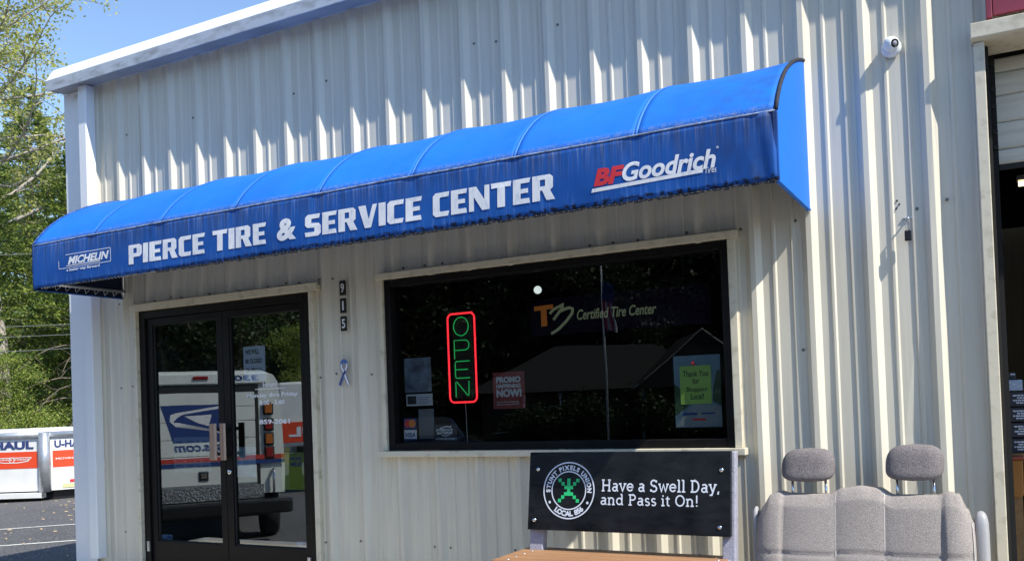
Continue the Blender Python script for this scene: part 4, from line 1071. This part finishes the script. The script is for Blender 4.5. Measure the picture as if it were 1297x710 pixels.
# ------------------------------------------------------------------ vegetation
def leafquads(mb, pts, size, rnd, aspect=.6, droop=.0):
    for p in pts:
        s = size*rnd.uniform(.6, 1.35)
        a = Vector((rnd.gauss(0, 1), rnd.gauss(0, 1), rnd.gauss(0, .7)-droop)).normalized(); b = a.orthogonal().normalized()
        b = Matrix.Rotation(rnd.uniform(0, 6.28), 3, a) @ b
        a = a*s; b = b*s*aspect; n = len(mb.v)
        mb.v += [tuple(p-a*.5), tuple(p+b*.5), tuple(p+a*.5), tuple(p-b*.5)]; mb.f.append((n, n+1, n+2, n+3)); mb.m.append(0)

def make_tree(seed, h, r, z0f, nleaf, lsize, bark, leafm, label, nlimb=26, loose=.45, name='leafy_tree'):
    rnd = random.Random(seed); T = thing(name, label, 'tree', (0, 0, 0)); tr = MB(); tips = []
    pts = [Vector((0, 0, 0))]; d = Vector((0, 0, 1))
    for i in range(8):
        d = (d+Vector((rnd.gauss(0, .07), rnd.gauss(0, .07), 0))).normalized(); pts.append(pts[-1]+d*h*.95/8)
    R0 = h*.016; tr.tube(pts, [R0*(1-.85*i/8) for i in range(9)], 8)
    for i in range(nlimb):
        f = z0f+(1-z0f)*(i+rnd.random())/nlimb; k = f*8; k0 = min(7, int(k)); p = pts[k0].lerp(pts[k0+1], k-k0)
        az = i*2.399+rnd.uniform(-.4, .4); env = r*sqrt(max(.05, 1-((f-(z0f+.35*(1-z0f)))/(.72*(1-z0f)))**2))
        L = env*rnd.uniform(.75, 1.15); dv = Vector((cos(az), sin(az), rnd.uniform(.25, .7))).normalized(); q = [p]
        for j in range(5): dv = (dv+Vector((rnd.gauss(0, .16), rnd.gauss(0, .16), rnd.gauss(0, .1)))).normalized(); q.append(q[-1]+dv*L/5)
        br = R0*.42*(1-f*.6); tr.tube(q, [br*(1-.16*j) for j in range(6)], 5, False)
        for j in range(1, 6):
            for _ in range(3):
                e = (dv+Vector((rnd.gauss(0, .8), rnd.gauss(0, .8), rnd.gauss(0, .5)))).normalized(); l2 = L*rnd.uniform(.15, .35); w = q[j]+e*l2
                tr.tube([q[j], q[j]+e*l2*.5+Vector((0, 0, rnd.gauss(0, .05))), w], [br*.3, br*.2, br*.1], 3, False); tips.append((w, l2)); tips.append((q[j]+e*l2*.5, l2))
    cr = MB(); per = max(1, nleaf//len(tips)); P = []
    for w, l in tips:
        k = int(per*rnd.uniform(.2, 1.9))
        for _ in range(k): P.append(w+Vector((rnd.gauss(0, loose), rnd.gauss(0, loose), rnd.gauss(0, loose*.7))))
    leafquads(cr, P, lsize, rnd)
    obj('trunk', tr, bark, T, xf=True, smooth=True); obj('crown', cr, leafm, T, xf=True); return T

def make_pine(seed, h, r, nn, label, z0=.15, bare=False):
    rnd = random.Random(seed); T = thing('pine_tree', label, 'tree', (0, 0, 0)); tr = MB(); cr = MB()
    lean = Vector((rnd.gauss(0, .01), rnd.gauss(0, .01), 1)); tr.tube([lean*h*t for t in (0, .25, .5, .75, 1)], [h*.012*(1-.93*t) for t in (0, .25, .5, .75, 1)], 8)
    nb = 95; P = []
    if bare:
        for i in range(34):
            f = .06+(z0-.02)*i/34; az = i*2.399+rnd.uniform(-.5, .5); L = r*rnd.uniform(.3, .85); p = lean*h*f
            q = [p]+[p+Vector((cos(az)*L*k/4, sin(az)*L*k/4, .05*L*k-.035*L*k*k)) for k in (1, 2, 3, 4)]
            tr.tube(q, [.028*(1-.2*k) for k in range(5)], 4, False)
            for k in (2, 3, 4):
                e = Vector((rnd.gauss(0, 1), rnd.gauss(0, 1), rnd.gauss(0, .4))).normalized()*L*.25; tr.tube([q[k], q[k]+e], [.009, .003], 3, False)
    for i in range(nb):
        f = z0+(1-z0)*i/nb; az = i*2.399+rnd.uniform(-.3, .3); L = r*(1-f)**.75*rnd.uniform(.6, 1.2)+.25; p = lean*h*f; q = [p]
        dv = Vector((cos(az), sin(az), .22))
        for j in range(5): q.append(q[-1]+dv*L/5); dv.z -= .07
        tr.tube(q, [.035*(1-f*.6)*(1-.17*j) for j in range(6)], 4, False)
        for j in range(int(nn/nb*(.35+L/r))):
            t = rnd.uniform(.25, 1.02)*5; k = min(4, int(t)); c = q[k].lerp(q[k+1], t-k)
            side = Vector((-sin(az), cos(az), 0))*rnd.gauss(0, .16*L*(1.15-t/5)+.05)+Vector((0, 0, rnd.gauss(0, .07)))
            c = c+side; out = (Vector((cos(az), sin(az), .25))+side*1.2+Vector((rnd.gauss(0, .5), rnd.gauss(0, .5), rnd.gauss(.1, .5)))).normalized()
            s = rnd.uniform(.10, .22); b = out.orthogonal().normalized(); b = Matrix.Rotation(rnd.uniform(0, 6.28), 3, out) @ b; n = len(cr.v)
            cr.v += [tuple(c), tuple(c+out*s*.5+b*.026), tuple(c+out*s), tuple(c+out*s*.5-b*.026)]; cr.f.append((n, n+1, n+2, n+3)); cr.m.append(0)
    obj('trunk', tr, M_bark, T, xf=True, smooth=True); obj('crown', cr, M_needle, T, xf=True); return T

def place(T, x, y, rz=0, s=1, label=None, group=None, first=False, dz=-.1):
    loc = (x, y, hill(x, y)+dz)
    if first:
        T.location = loc; T.rotation_euler = (0, 0, rz); T.scale = (s, s, s)
        if group: T['group'] = group
        return T
    return copytree(T, loc, rz, s, label, group)

tallA = make_tree(11, 17.5, 4.8, .46, 19000, .125, M_barkp, M_leaf, 'tall pale-barked spring tree with sparse yellow-green leaves against blue sky', 30, .20, 'tall_spring_tree')
place(tallA, -26.3, 13.2, .4, 1, first=True)
pineA = make_pine(21, 11.3, 2.9, 20000, 'pine with bare grey lower trunk and dead branches just left of the building corner', .42, True)
pineB = make_pine(22, 11.5, 3.0, 24000, 'tall dense pine at the left edge of the photo', .10)
leafB = make_tree(31, 9, 3.0, .16, 20000, .12, M_bark, M_leaf2, 'bright green leafy tree low behind the trailer', 26, .34)
GT = 'trees on the bank beyond the trailer'
def vt(t, l): return (2.4-.82*t+.57*l, -5.07+.57*t+.82*l)
place(pineA, *vt(33.5, .75), 0, 1, group=GT, first=True)
place(pineB, *vt(34.5, -2.4), 1, 1, group=GT, first=True)
place(leafB, *vt(32.2, -1.9), 0, .45, group=GT, first=True)
for t_, l_, rz, s, src, lab in (
    (37.5, 2.6, 2, 1.02, pineB, 'pine set back behind the grey-trunked pine, touching the corner trim'),
    (40, -.6, 3, 1.1, pineB, 'pine in the middle of the wood left of the awning end'),
    (43, 2.2, 4, 1.15, pineA, 'bare-trunked pine deep in the wood by the corner trim'),
    (41, -4.2, 5, 1.15, pineB, 'pine on the far left behind the edge pine'),
    (36.5, -.6, 5.2, .62, leafB, 'small leafy tree between the two nearest pines'),
    (38.5, 1.0, 2.2, .75, leafB, 'leafy tree just behind the grey-trunked pine'),
    (46, -2.4, 1.2, 1.1, leafB, 'green leafy tree at the back of the wood, left of centre'),
    (48, 1.5, 1.0, 1.15, leafB, 'tall green leafy tree at the back of the wood'),
    (52, -1.0, 3.1, 1.25, pineB, 'tallest pine at the very back of the wood'),
    (54, 4.0, 3.7, 1.2, leafB, 'broad leafy tree at the very back by the building')):
    x, y = vt(t_, l_); place(src, x, y, rz, s, lab, GT)
shrubA = make_tree(41, 2.6, 1.6, .02, 9000, .085, M_bark, M_leaf2, 'bushy bright green shrub at the foot of the bank', 18, .30, 'shrub')
place(shrubA, *vt(31, -1.4), 0, .62, group='shrubs at the foot of the bank', first=True)
k = 0
for t_, l_, s in ((31.2, .2, .5), (31.4, 2.1, .55), (32.6, -.5, .8), (33.2, 1.6, .62), (34.5, .3, .7), (35.5, 2.4, .8), (35.8, -1.2, .9), (38, 2.0, .8), (39, -2.4, 1.0)):
    x, y = vt(t_, l_)
    nm = ['right behind the trailer corner post', 'beside the white corner trim', 'second row over the trailer roof', 'at the foot of the grey-trunked pine', 'just left of the grey trunk', 'against the corner trim, higher up', 'in front of the middle pine', 'behind the grey trunk', 'highest on the bank'][k]
    place(shrubA, x, y, k*1.3, s, 'bushy green shrub on the bank, '+nm, 'shrubs at the foot of the bank'); k += 1
# ground litter and undergrowth on the bank
rnd = random.Random(77); mb = MB(); P = []
for _ in range(16000):
    x = rnd.uniform(-36, -22.2); y = rnd.uniform(7, 24); P.append(Vector((x, y, hill(x, y)+abs(rnd.gauss(.02, .12)))))
leafquads(mb, P, .085, rnd); obj('undergrowth', mb, M_leaf2, kind='stuff')

rnd = random.Random(5); mb = MB(); P = []
for _ in range(420):
    t_ = rnd.uniform(11, 27); l_ = rnd.uniform(-5, 4); x, y = vt(t_, l_); P.append(Vector((x, y, hz(x, y)+.02)))
for p in P:
    a = rnd.uniform(0, 6.28); q = rnd.uniform(.02, .05); n = len(mb.v)
    mb.v += [tuple(p+Vector((cos(a+k*1.57)*q*(1 if k % 2 else .5), sin(a+k*1.57)*q*(1 if k % 2 else .5), .012*sin(k+a)))) for k in range(4)]; mb.f.append((n, n+1, n+2, n+3)); mb.m.append(0)
obj('fallen_leaves', mb, mat('dry_leaf', (.34, .25, .14), .8), kind='stuff')
# overhead wires on the left
for (a, b, lab) in (((-40, 1.0, 6.9), (-12, 14.9, 6.0), 'highest of the thin utility wires crossing the pines'), ((-40, 1.0, 4.95), (-12, 14.9, 4.0), 'second utility wire below the awning end'),
                    ((-40, 1.0, 4.6), (-12, 14.9, 3.75), 'third utility wire, close under the second'), ((-40, 1.0, 3.9), (-12, 14.9, 3.5), 'lowest utility wire crossing the pine trunk')):
    m = MB(); A_, B_ = Vector(a), Vector(b); pts = [A_.lerp(B_, i/16)-Vector((0, 0, .5*sin(pi*i/16))) for i in range(17)]
    m.tube(pts, .006, 5); solo('utility_wire', lab, 'wire', m, mat('wire', (.28, .28, .28), .5), group='utility wires over the bank')

# ------------------------------------------------------------------ what the glass reflects: postal truck
TH = atan2(.77, .64)            # rear faces the doors
Tk = thing('postal_truck', 'white postal delivery truck with blue eagle panel, rear reflected in the doors', 'truck', (0, 0, 0), local=True)
M_lw = mat('truck_white', (.70, .73, .70), .45, var=.05, vscale=3); M_red2 = mat('truck_red', (.50, .05, .04), .5); M_bl2 = mat('truck_blue', (.02, .05, .20), .5)
M_dia = mat('diamond_plate', (.45, .47, .48), .4, .6)
vr = node(M_dia, 'ShaderNodeTexVoronoi'); vr.inputs['Scale'].default_value = 42; tc = node(M_dia, 'ShaderNodeTexCoord'); M_dia.node_tree.links.new(tc.outputs['Object'], vr.inputs[0]); setbump(M_dia, vr.outputs[0], .8, .01)
setbase(M_dia, ramp(M_dia, vr.outputs[0], [(.25, (.55, .56, .57)), (.5, (.25, .26, .27))]))
M_amb = mat('lens_amber', (.42, .13, .03), .25); M_rl = mat('lens_red', (.25, .02, .02), .25); M_drk = mat('gap_black', (.015, .017, .018), .6)
prof = [(-.98, .60), (.98, .60), (.99, .9), (.955, 1.65), (.93, 1.98), (.87, 2.09), (.72, 2.15), (-.72, 2.15), (-.87, 2.09), (-.93, 1.98), (-.955, 1.65), (-.99, .9)]
obj('body', MB().prism(prof, 1, 0, 3.3), M_lw, Tk, xf=True, autos=True)
obj('nose', MB().prism([(3.3, .5), (4.45, .5), (4.45, .95), (4.1, 1.12), (3.75, 1.2), (3.3, 1.95)], 0, -.85, .85), M_lw, Tk, xf=True, bevel=.05)
obj('roof_band', MB().box(-.80, .80, -.03, -.001, 1.985, 2.12), M_lw, Tk, xf=True, bevel=.012)
obj('door_gap', MB().box(-.69, .69, -.012, -.001, 1.885, 1.975), M_drk, Tk, xf=True)
M_gr = mat('panel_groove', (.10, .11, .11), .7)
zs = [.74, 1.10, 1.31, 1.52, 1.70, 1.88]
for z0, z1 in zip(zs, zs[1:]):
    obj('door_panel', MB().box(-.64, .64, -.022, -.001, z0+.004, z1-.004), M_lw, Tk, xf=True, bevel=.004)
obj('door_seal', MB().box(-.685, -.643, -.016, -.001, .70, 1.884).box(.643, .685, -.016, -.001, .70, 1.884), M_drk, Tk, xf=True)
fk = lambda x, z: (x, -.0235, z); fk2 = lambda x, z: (x, -.0245, z); fk3 = lambda x, z: (x, -.0255, z)
m = MB().raw([fk(x, z) for x, z in ((.47, 1.735), (-.40, 1.735), (-.40, 1.275), (.34, 1.275))], [(0, 1, 2, 3)]); obj('eagle_panel', m, M_bl2, Tk, xf=True)
m = MB().raw([fk2(x, z) for x, z in ((.36, 1.62), (.30, 1.64), (-.36, 1.735), (-.38, 1.70), (.0, 1.655), (.22, 1.62), (.28, 1.585), (.33, 1.53), (.27, 1.525), (-.36, 1.33), (-.38, 1.36), (.15, 1.49), (.30, 1.475), (.37, 1.54))], [(0, 1, 2, 3, 4, 5, 6, 7, 13), (7, 8, 12, 13), (8, 9, 10, 11, 12)])
m.raw([fk3(x, z) for x, z in ((.20, 1.60), (-.12, 1.61), (-.08, 1.47), (.05, 1.51))], [(0, 1, 2, 3)]); obj('eagle_emblem', m, M_wlet, Tk, xf=True)
m = MB(); put(m, fit2d(text2d('usps.com', .03, .2), -.33, .33, 1.13, 1.245), fk2); put(m, fit2d(text2d('33066', .03, .1), -.70, -.20, 2.02, 2.09), lambda x, z: (x, -.032, z)); obj('lettering', m, M_bl2, Tk, xf=True)
obj('red_stripe', MB().box(-.985, .985, -.0275, -.0232, 1.03, 1.085), M_red2, Tk, xf=True); obj('blue_stripe', MB().box(-.985, .985, -.0275, -.0232, .975, 1.022), M_bl2, Tk, xf=True)
obj('latch', MB().box(-.06, .06, -.034, -.0235, .80, .915), M_drk, Tk, xf=True, bevel=.006); obj('latch_handle', MB().box(-.035, .035, -.045, -.0345, .83, .89), M_steel, Tk, xf=True, bevel=.004)
obj('step_plate', MB().box(-.72, .72, -.028, -.001, .55, .72), M_dia, Tk, xf=True)
obj('bumper', MB().prism([(-1.05, -.02), (-1.05, -.20), (-1.0, -.26), (1.0, -.26), (1.05, -.20), (1.05, -.02)], 2, .36, .54), M_black, Tk, xf=True, bevel=.03)
obj('marker_lamp', MB().box(-.09, .09, -.045, -.031, 2.04, 2.085), M_rl, Tk, xf=True, bevel=.008)
for sx in (-1, 1):
    for z, m_ in ((1.66, M_amb), (1.46, M_rl), (1.28, M_amb), (1.11, M_rl)):
        zb_ = obj('tail_lamp_bezel', MB().box(sx*.80-.062, sx*.80+.062, -.032, -.001, z-.082, z+.082), M_drk, Tk, xf=True, bevel=.02)
        obj('lens', MB().box(sx*.80-.042, sx*.80+.042, -.045, -.033, z-.06, z+.06), m_, zb_, xf=True, bevel=.012)
    obj('grab_handle', MB().tube([(sx*.84, -.005, .90), (sx*.84, -.05, .86), (sx*.84, -.05, .64), (sx*.84, -.005, .60)], .018, 8), M_steel, Tk, xf=True, smooth=True)
    for y in (.55, 3.35):
        w = obj('wheel', MB().lathe([(0, 0), (.2, 0), (.22, .02), (.32, .01), (.345, .05), (.345, .18), (.32, .22), (0, .22)], (sx*.95-(.22 if sx > 0 else 0), y, .345), (1, 0, 0), 24), M_rubber, Tk, xf=True, smooth=True)
        obj('rim', MB().lathe([(0, 0), (.08, 0), (.19, .015), (.2, 0)], (sx*(.955), y, .345), (sx, 0, 0), 20), M_galv, w, xf=True, smooth=True)
obj('chassis', MB().box(-.7, .7, .0, 4.2, .32, .595), M_black, Tk, xf=True)
obj('windshield', MB().raw([(-.8, 3.76, 1.25), (.8, 3.76, 1.25), (.75, 3.36, 1.9), (-.75, 3.36, 1.9)], [(0, 1, 2, 3)]), mat('windshield_glass', (.05, .06, .07), .1), Tk, xf=True)
for sx in (-1, 1): obj('headlight', MB().lathe([(0, .02), (.08, .02), (.09, 0)], (sx*.6, 4.46, .8), (0, 1, 0), 16), M_paper2, Tk, xf=True, smooth=True)
ND = Vector((.77, .64)); ND.normalize(); FW = -ND; XD = Vector((FW.y, -FW.x))   # local x
TKP = Vector((-6.25, -2.85))
Tk.rotation_euler = (0, 0, atan2(-FW.x, FW.y)); Tk.location = (TKP.x, TKP.y, hz(TKP.x, TKP.y))

# rental moving truck behind it
U = thing('moving_truck', 'white and orange rental moving truck, reflected at the right of the doors', 'truck', (0, 0, 0), local=True)
obj('cargo_box', MB().box(-1.15, 1.15, 1.9, 6.2, .95, 2.28), M_tw, U, xf=True, bevel=.05)
obj('cab', MB().prism([(0, .55), (.0, 1.15), (.9, 1.3), (1.45, 2.0), (1.89, 2.05), (1.89, .55)], 0, -1.0, 1.0), M_tw, U, xf=True, bevel=.06)
obj('orange_band', MB().box(-1.005, 1.005, -.012, -.001, .72, 1.08).box(-1.16, 1.16, 1.88, 6.22, 1.04, 1.46), M_to, U, xf=True)
obj('bumper', MB().box(-1.05, 1.05, -.2, -.02, .42, .62), M_black, U, xf=True, bevel=.03)
obj('grille', MB().box(-.55, .55, -.03, -.013, .74, .98), M_black, U, xf=True)
obj('windshield', MB().raw([(-.9, .93, 1.34), (.9, .93, 1.34), (.85, 1.42, 1.98), (-.85, 1.42, 1.98)], [(0, 1, 2, 3)]), M_drk, U, xf=True)
m = MB(); put(m, fit2d(text2d('U-HAUL', .04), -.95, .95, 1.15, 1.36), lambda x, z: (-x, 6.225, z)); obj('lettering', m, M_wlet, U, xf=True)
for sx in (-1, 1):
    obj('mirror', MB().box(sx*1.25-.1, sx*1.25+.1, 1.0, 1.06, 1.35, 1.75).cyl((sx*1.0, 1.1, 1.4), (sx*1.25, 1.05, 1.4), .015, n=6), M_black, U, xf=True)
    obj('headlight', MB().box(sx*.8-.14, sx*.8+.14, -.035, -.013, .76, .95), M_paper2, U, xf=True, bevel=.01)
    for y in (.7, 4.8): obj('wheel', MB().lathe([(0, 0), (.22, 0), (.36, .01), (.38, .05), (.38, .22), (.36, .26), (0, .26)], (sx*.98-(.26 if sx > 0 else 0), y, .38), (1, 0, 0), 24), M_rubber, U, xf=True, smooth=True)
obj('chassis', MB().box(-.8, .8, .2, 6.0, .6, .949), M_black, U, xf=True)
ud = Vector((-.66, -.75)).normalized(); up_ = Vector((-9.75, -9.65))+ud*6.2
U.location = (up_.x, up_.y, hz(-10.3, -9.9)); U.rotation_euler = (0, 0, atan2(ud.x, -ud.y))

# parked sedan
Cc = thing('parked_sedan', 'dark blue sedan parked across the lot, reflected low in the window', 'car', (0, 0, 0), local=True)
M_cp = mat('car_blue', (.015, .02, .06), .18, coat=1)
cp = [(-2.2, .35), (2.2, .35), (2.25, .6), (2.1, .82), (1.2, .95), (.55, 1.38), (-.75, 1.42), (-1.5, 1.0), (-2.15, .92), (-2.25, .6)]
obj('body', MB().prism([(y, z) for y, z in cp], 0, -.86, .86), M_cp, Cc, xf=True, bevel=.09)
gl_ = MB().raw([(-.72, 1.22, .98), (.72, 1.22, .98), (.64, .62, 1.36), (-.64, .62, 1.36)], [(0, 1, 2, 3)]).raw([(-.72, -1.52, 1.02), (.72, -1.52, 1.02), (.64, -.82, 1.40), (-.64, -.82, 1.40)], [(0, 1, 2, 3)])
obj('windscreen', MB().raw([(p[0], p[1]+(.02 if p[1] > 0 else -.02), p[2]+.03) for p in gl_.v], gl_.f), M_drk, Cc, xf=True)
for sx in (-1, 1):
    obj('headlight', MB().box(sx*.62-.17, sx*.62+.17, 2.1, 2.27, .62, .76), M_paper2, Cc, xf=True, bevel=.03)
    obj('side_window', MB().raw([(sx*.865, y, z) for y, z in ((1.0, 1.0), (.5, 1.32), (-.7, 1.35), (-1.3, 1.02))], [(0, 1, 2, 3)]), M_drk, Cc, xf=True)
    for y in (-1.35, 1.35): obj('wheel', MB().lathe([(0, 0), (.2, 0), (.31, .01), (.33, .04), (.33, .18), (.31, .21), (0, .21)], (sx*.80-(.21 if sx > 0 else 0)+sx*.08, y, .33), (1, 0, 0), 24), M_rubber, Cc, xf=True, smooth=True)
Cc.location = (-9.9, -12.6, hz(-9.9, -12.6)); Cc.rotation_euler = (0, 0, radians(-60))

# house across the road
M_shin = mat('shingle_brown', (.035, .034, .032), .85, var=.35, vscale=30, stretch=(1, 1, 3)); M_brk = mat('house_brick', (.12, .06, .045), .9, var=.3, vscale=25)
HX, HY, HR = -14.2, -37.6, radians(-28)
Hs = thing('house', 'low brick house with dark hipped shingle roof, reflected in the shop window', 'house', (HX, HY, hill(HX, HY)), rz=HR, local=True)
obj('wall', MB().box(-7.2, 5.6, -8, -.01, -.4, 2.9), M_brk, Hs, xf=True)
e = 2.88; r = 5.35
obj('roof', MB().raw([(-8, .7, e), (6.3, .7, e), (6.3, -8.7, e), (-8, -8.7, e), (-3.2, -4, r), (2.2, -4, r)], [(0, 1, 5, 4), (1, 2, 5), (2, 3, 4, 5), (3, 0, 4), (0, 3, 2, 1)]), M_shin, Hs, xf=True)
obj('porch_roof', MB().raw([(.2, 3.0, e-.1), (6.8, 3.0, e-.1), (3.5, 3.0, r+.1), (.2, -4, e-.1), (6.8, -4, e-.1), (3.5, -4, r+.1)], [(0, 1, 2), (3, 5, 4), (0, 2, 5, 3), (1, 4, 5, 2), (0, 3, 4, 1)]), M_shin, Hs, xf=True)
obj('rake_trim', MB().tube([(.1, 3.04, e-.1), (3.5, 3.04, r+.16), (6.9, 3.04, e-.1)], .05, 6), mat('trim_grey', (.35, .33, .30), .6), Hs, xf=True)
for x in (.6, 6.4, -3.2, -5.0): obj('column', MB().cyl((x, 2.6 if x > 0 else .3, -.3), (x, 2.6 if x > 0 else .3, e-.1), .09, n=10), M_wlet, Hs, xf=True, smooth=True)
for x in (-6.2, -3.9, -1.2, 1.6, 4.5):
    w = obj('window', MB().box(x-.5, x+.5, .0, .05, .9, 2.2), M_drk, Hs, xf=True); obj('sill', MB().box(x-.55, x+.55, .0, .09, .82, .895), M_wlet, w, xf=True)
m = MB(); put(m, fit2d(text2d('836', .02), 4.0, 4.9, 2.35, 2.65), lambda x, z: (-x+8.9, .055, z)); obj('house_number', m, M_wlet2, Hs, xf=True)
# flagpole
FP = thing('flagpole', 'tall white flagpole with a limp striped flag, reflected in the window', 'flagpole', (-12.6, -31.4, hill(-12.6, -31.4)), local=True)
obj('pole', MB().tube([(0, 0, 0), (0, 0, 9.0)], [.06, .035], 10), M_wlet, FP, xf=True, smooth=True)
obj('finial', MB().lathe([(0, -.08), (.06, -.05), (.08, 0), (.06, .05), (0, .08)], (0, 0, 9.06), n=12), mat('gold', (.6, .4, .1), .3, .8), FP, xf=True, smooth=True)
m = MB()
for i in range(13):
    for j in range(11):
        z = 7.3-i*.17-j*.02; m.v.append((.05+.05*j+.05*sin(i*.7)*j/10, .10*sin(j*1.9+i*.3), z))
m.f = [(i*11+j, i*11+j+1, (i+1)*11+j+1, (i+1)*11+j) for i in range(12) for j in range(10)]; m.m = [(1 if j % 2 else 0) if i > 4 else 2 for i in range(12) for j in range(10)]
obj('flag', m, [M_red, M_wlet, M_navy], FP, xf=True, smooth=True)
# hedge bushes in front of the house
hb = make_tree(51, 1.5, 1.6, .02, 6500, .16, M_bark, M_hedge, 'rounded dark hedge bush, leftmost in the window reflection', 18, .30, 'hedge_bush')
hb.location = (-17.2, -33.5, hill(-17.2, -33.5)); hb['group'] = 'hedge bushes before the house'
for i, (x, y, s, lab) in enumerate(((-15.0, -34.6, 1.15, 'rounded dark hedge bush, second from left in the window reflection'), (-11.3, -36.2, 1.2, 'rounded dark hedge bush right of the flagpole reflection'), (-9.3, -37.3, 1.0, 'rounded dark hedge bush at the right of the reflected house'))):
    copytree(hb, (x, y, hill(x, y)), i*1.1, s, lab, 'hedge bushes before the house')
# trees across the road
GR = 'trees behind the house across the road'
rr = random.Random(99); i = 0
darkT = make_tree(61, 14, 5, .08, 15000, .30, M_bark, M_hedge, 'broadleaf tree with shade-darkened leaves across the road, reflected in the top of the window', 30, .6, 'shade_dark_tree')  # dark leaf colour paints in the shade on the hillside trees
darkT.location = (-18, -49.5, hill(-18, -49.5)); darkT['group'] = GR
wordsL = ['behind the left roof slope', 'behind the roof ridge', 'behind the porch gable', 'right of the house', 'far right of the house', 'left of the house', 'well left of the house', 'beyond the moving truck', 'beyond the sedan', 'highest on the hill', 'second highest on the hill', 'at the hill foot', 'above the flagpole', 'near the top of the doors', 'beside the postal truck roof', 'behind the moving truck cab', 'at the far left of the hill', 'in the middle of the hill', 'above the porch', 'between the house and moving truck', 'over the hedge bushes', 'at the lot edge', 'on the near slope', 'on the far slope', 'at the wood edge', 'deep in the wood', 'left of the nearest dark trees', 'in the nearest dark row', 'at the end of the nearest row', 'past the nearest row']
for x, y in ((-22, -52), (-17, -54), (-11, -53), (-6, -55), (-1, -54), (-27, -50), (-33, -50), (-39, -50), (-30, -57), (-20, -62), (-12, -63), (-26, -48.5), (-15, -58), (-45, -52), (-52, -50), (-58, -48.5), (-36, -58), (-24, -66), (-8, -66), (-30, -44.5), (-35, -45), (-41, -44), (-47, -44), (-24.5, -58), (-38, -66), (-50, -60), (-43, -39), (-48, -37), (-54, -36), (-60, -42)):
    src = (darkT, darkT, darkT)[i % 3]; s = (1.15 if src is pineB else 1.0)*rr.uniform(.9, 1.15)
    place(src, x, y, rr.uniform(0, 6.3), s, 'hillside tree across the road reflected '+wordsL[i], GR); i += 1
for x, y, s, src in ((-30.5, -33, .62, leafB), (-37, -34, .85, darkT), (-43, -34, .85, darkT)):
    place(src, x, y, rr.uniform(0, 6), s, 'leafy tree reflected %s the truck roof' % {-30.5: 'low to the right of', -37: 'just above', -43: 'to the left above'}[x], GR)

for o in bpy.data.objects:
    if '_org' in o: del o['_org']
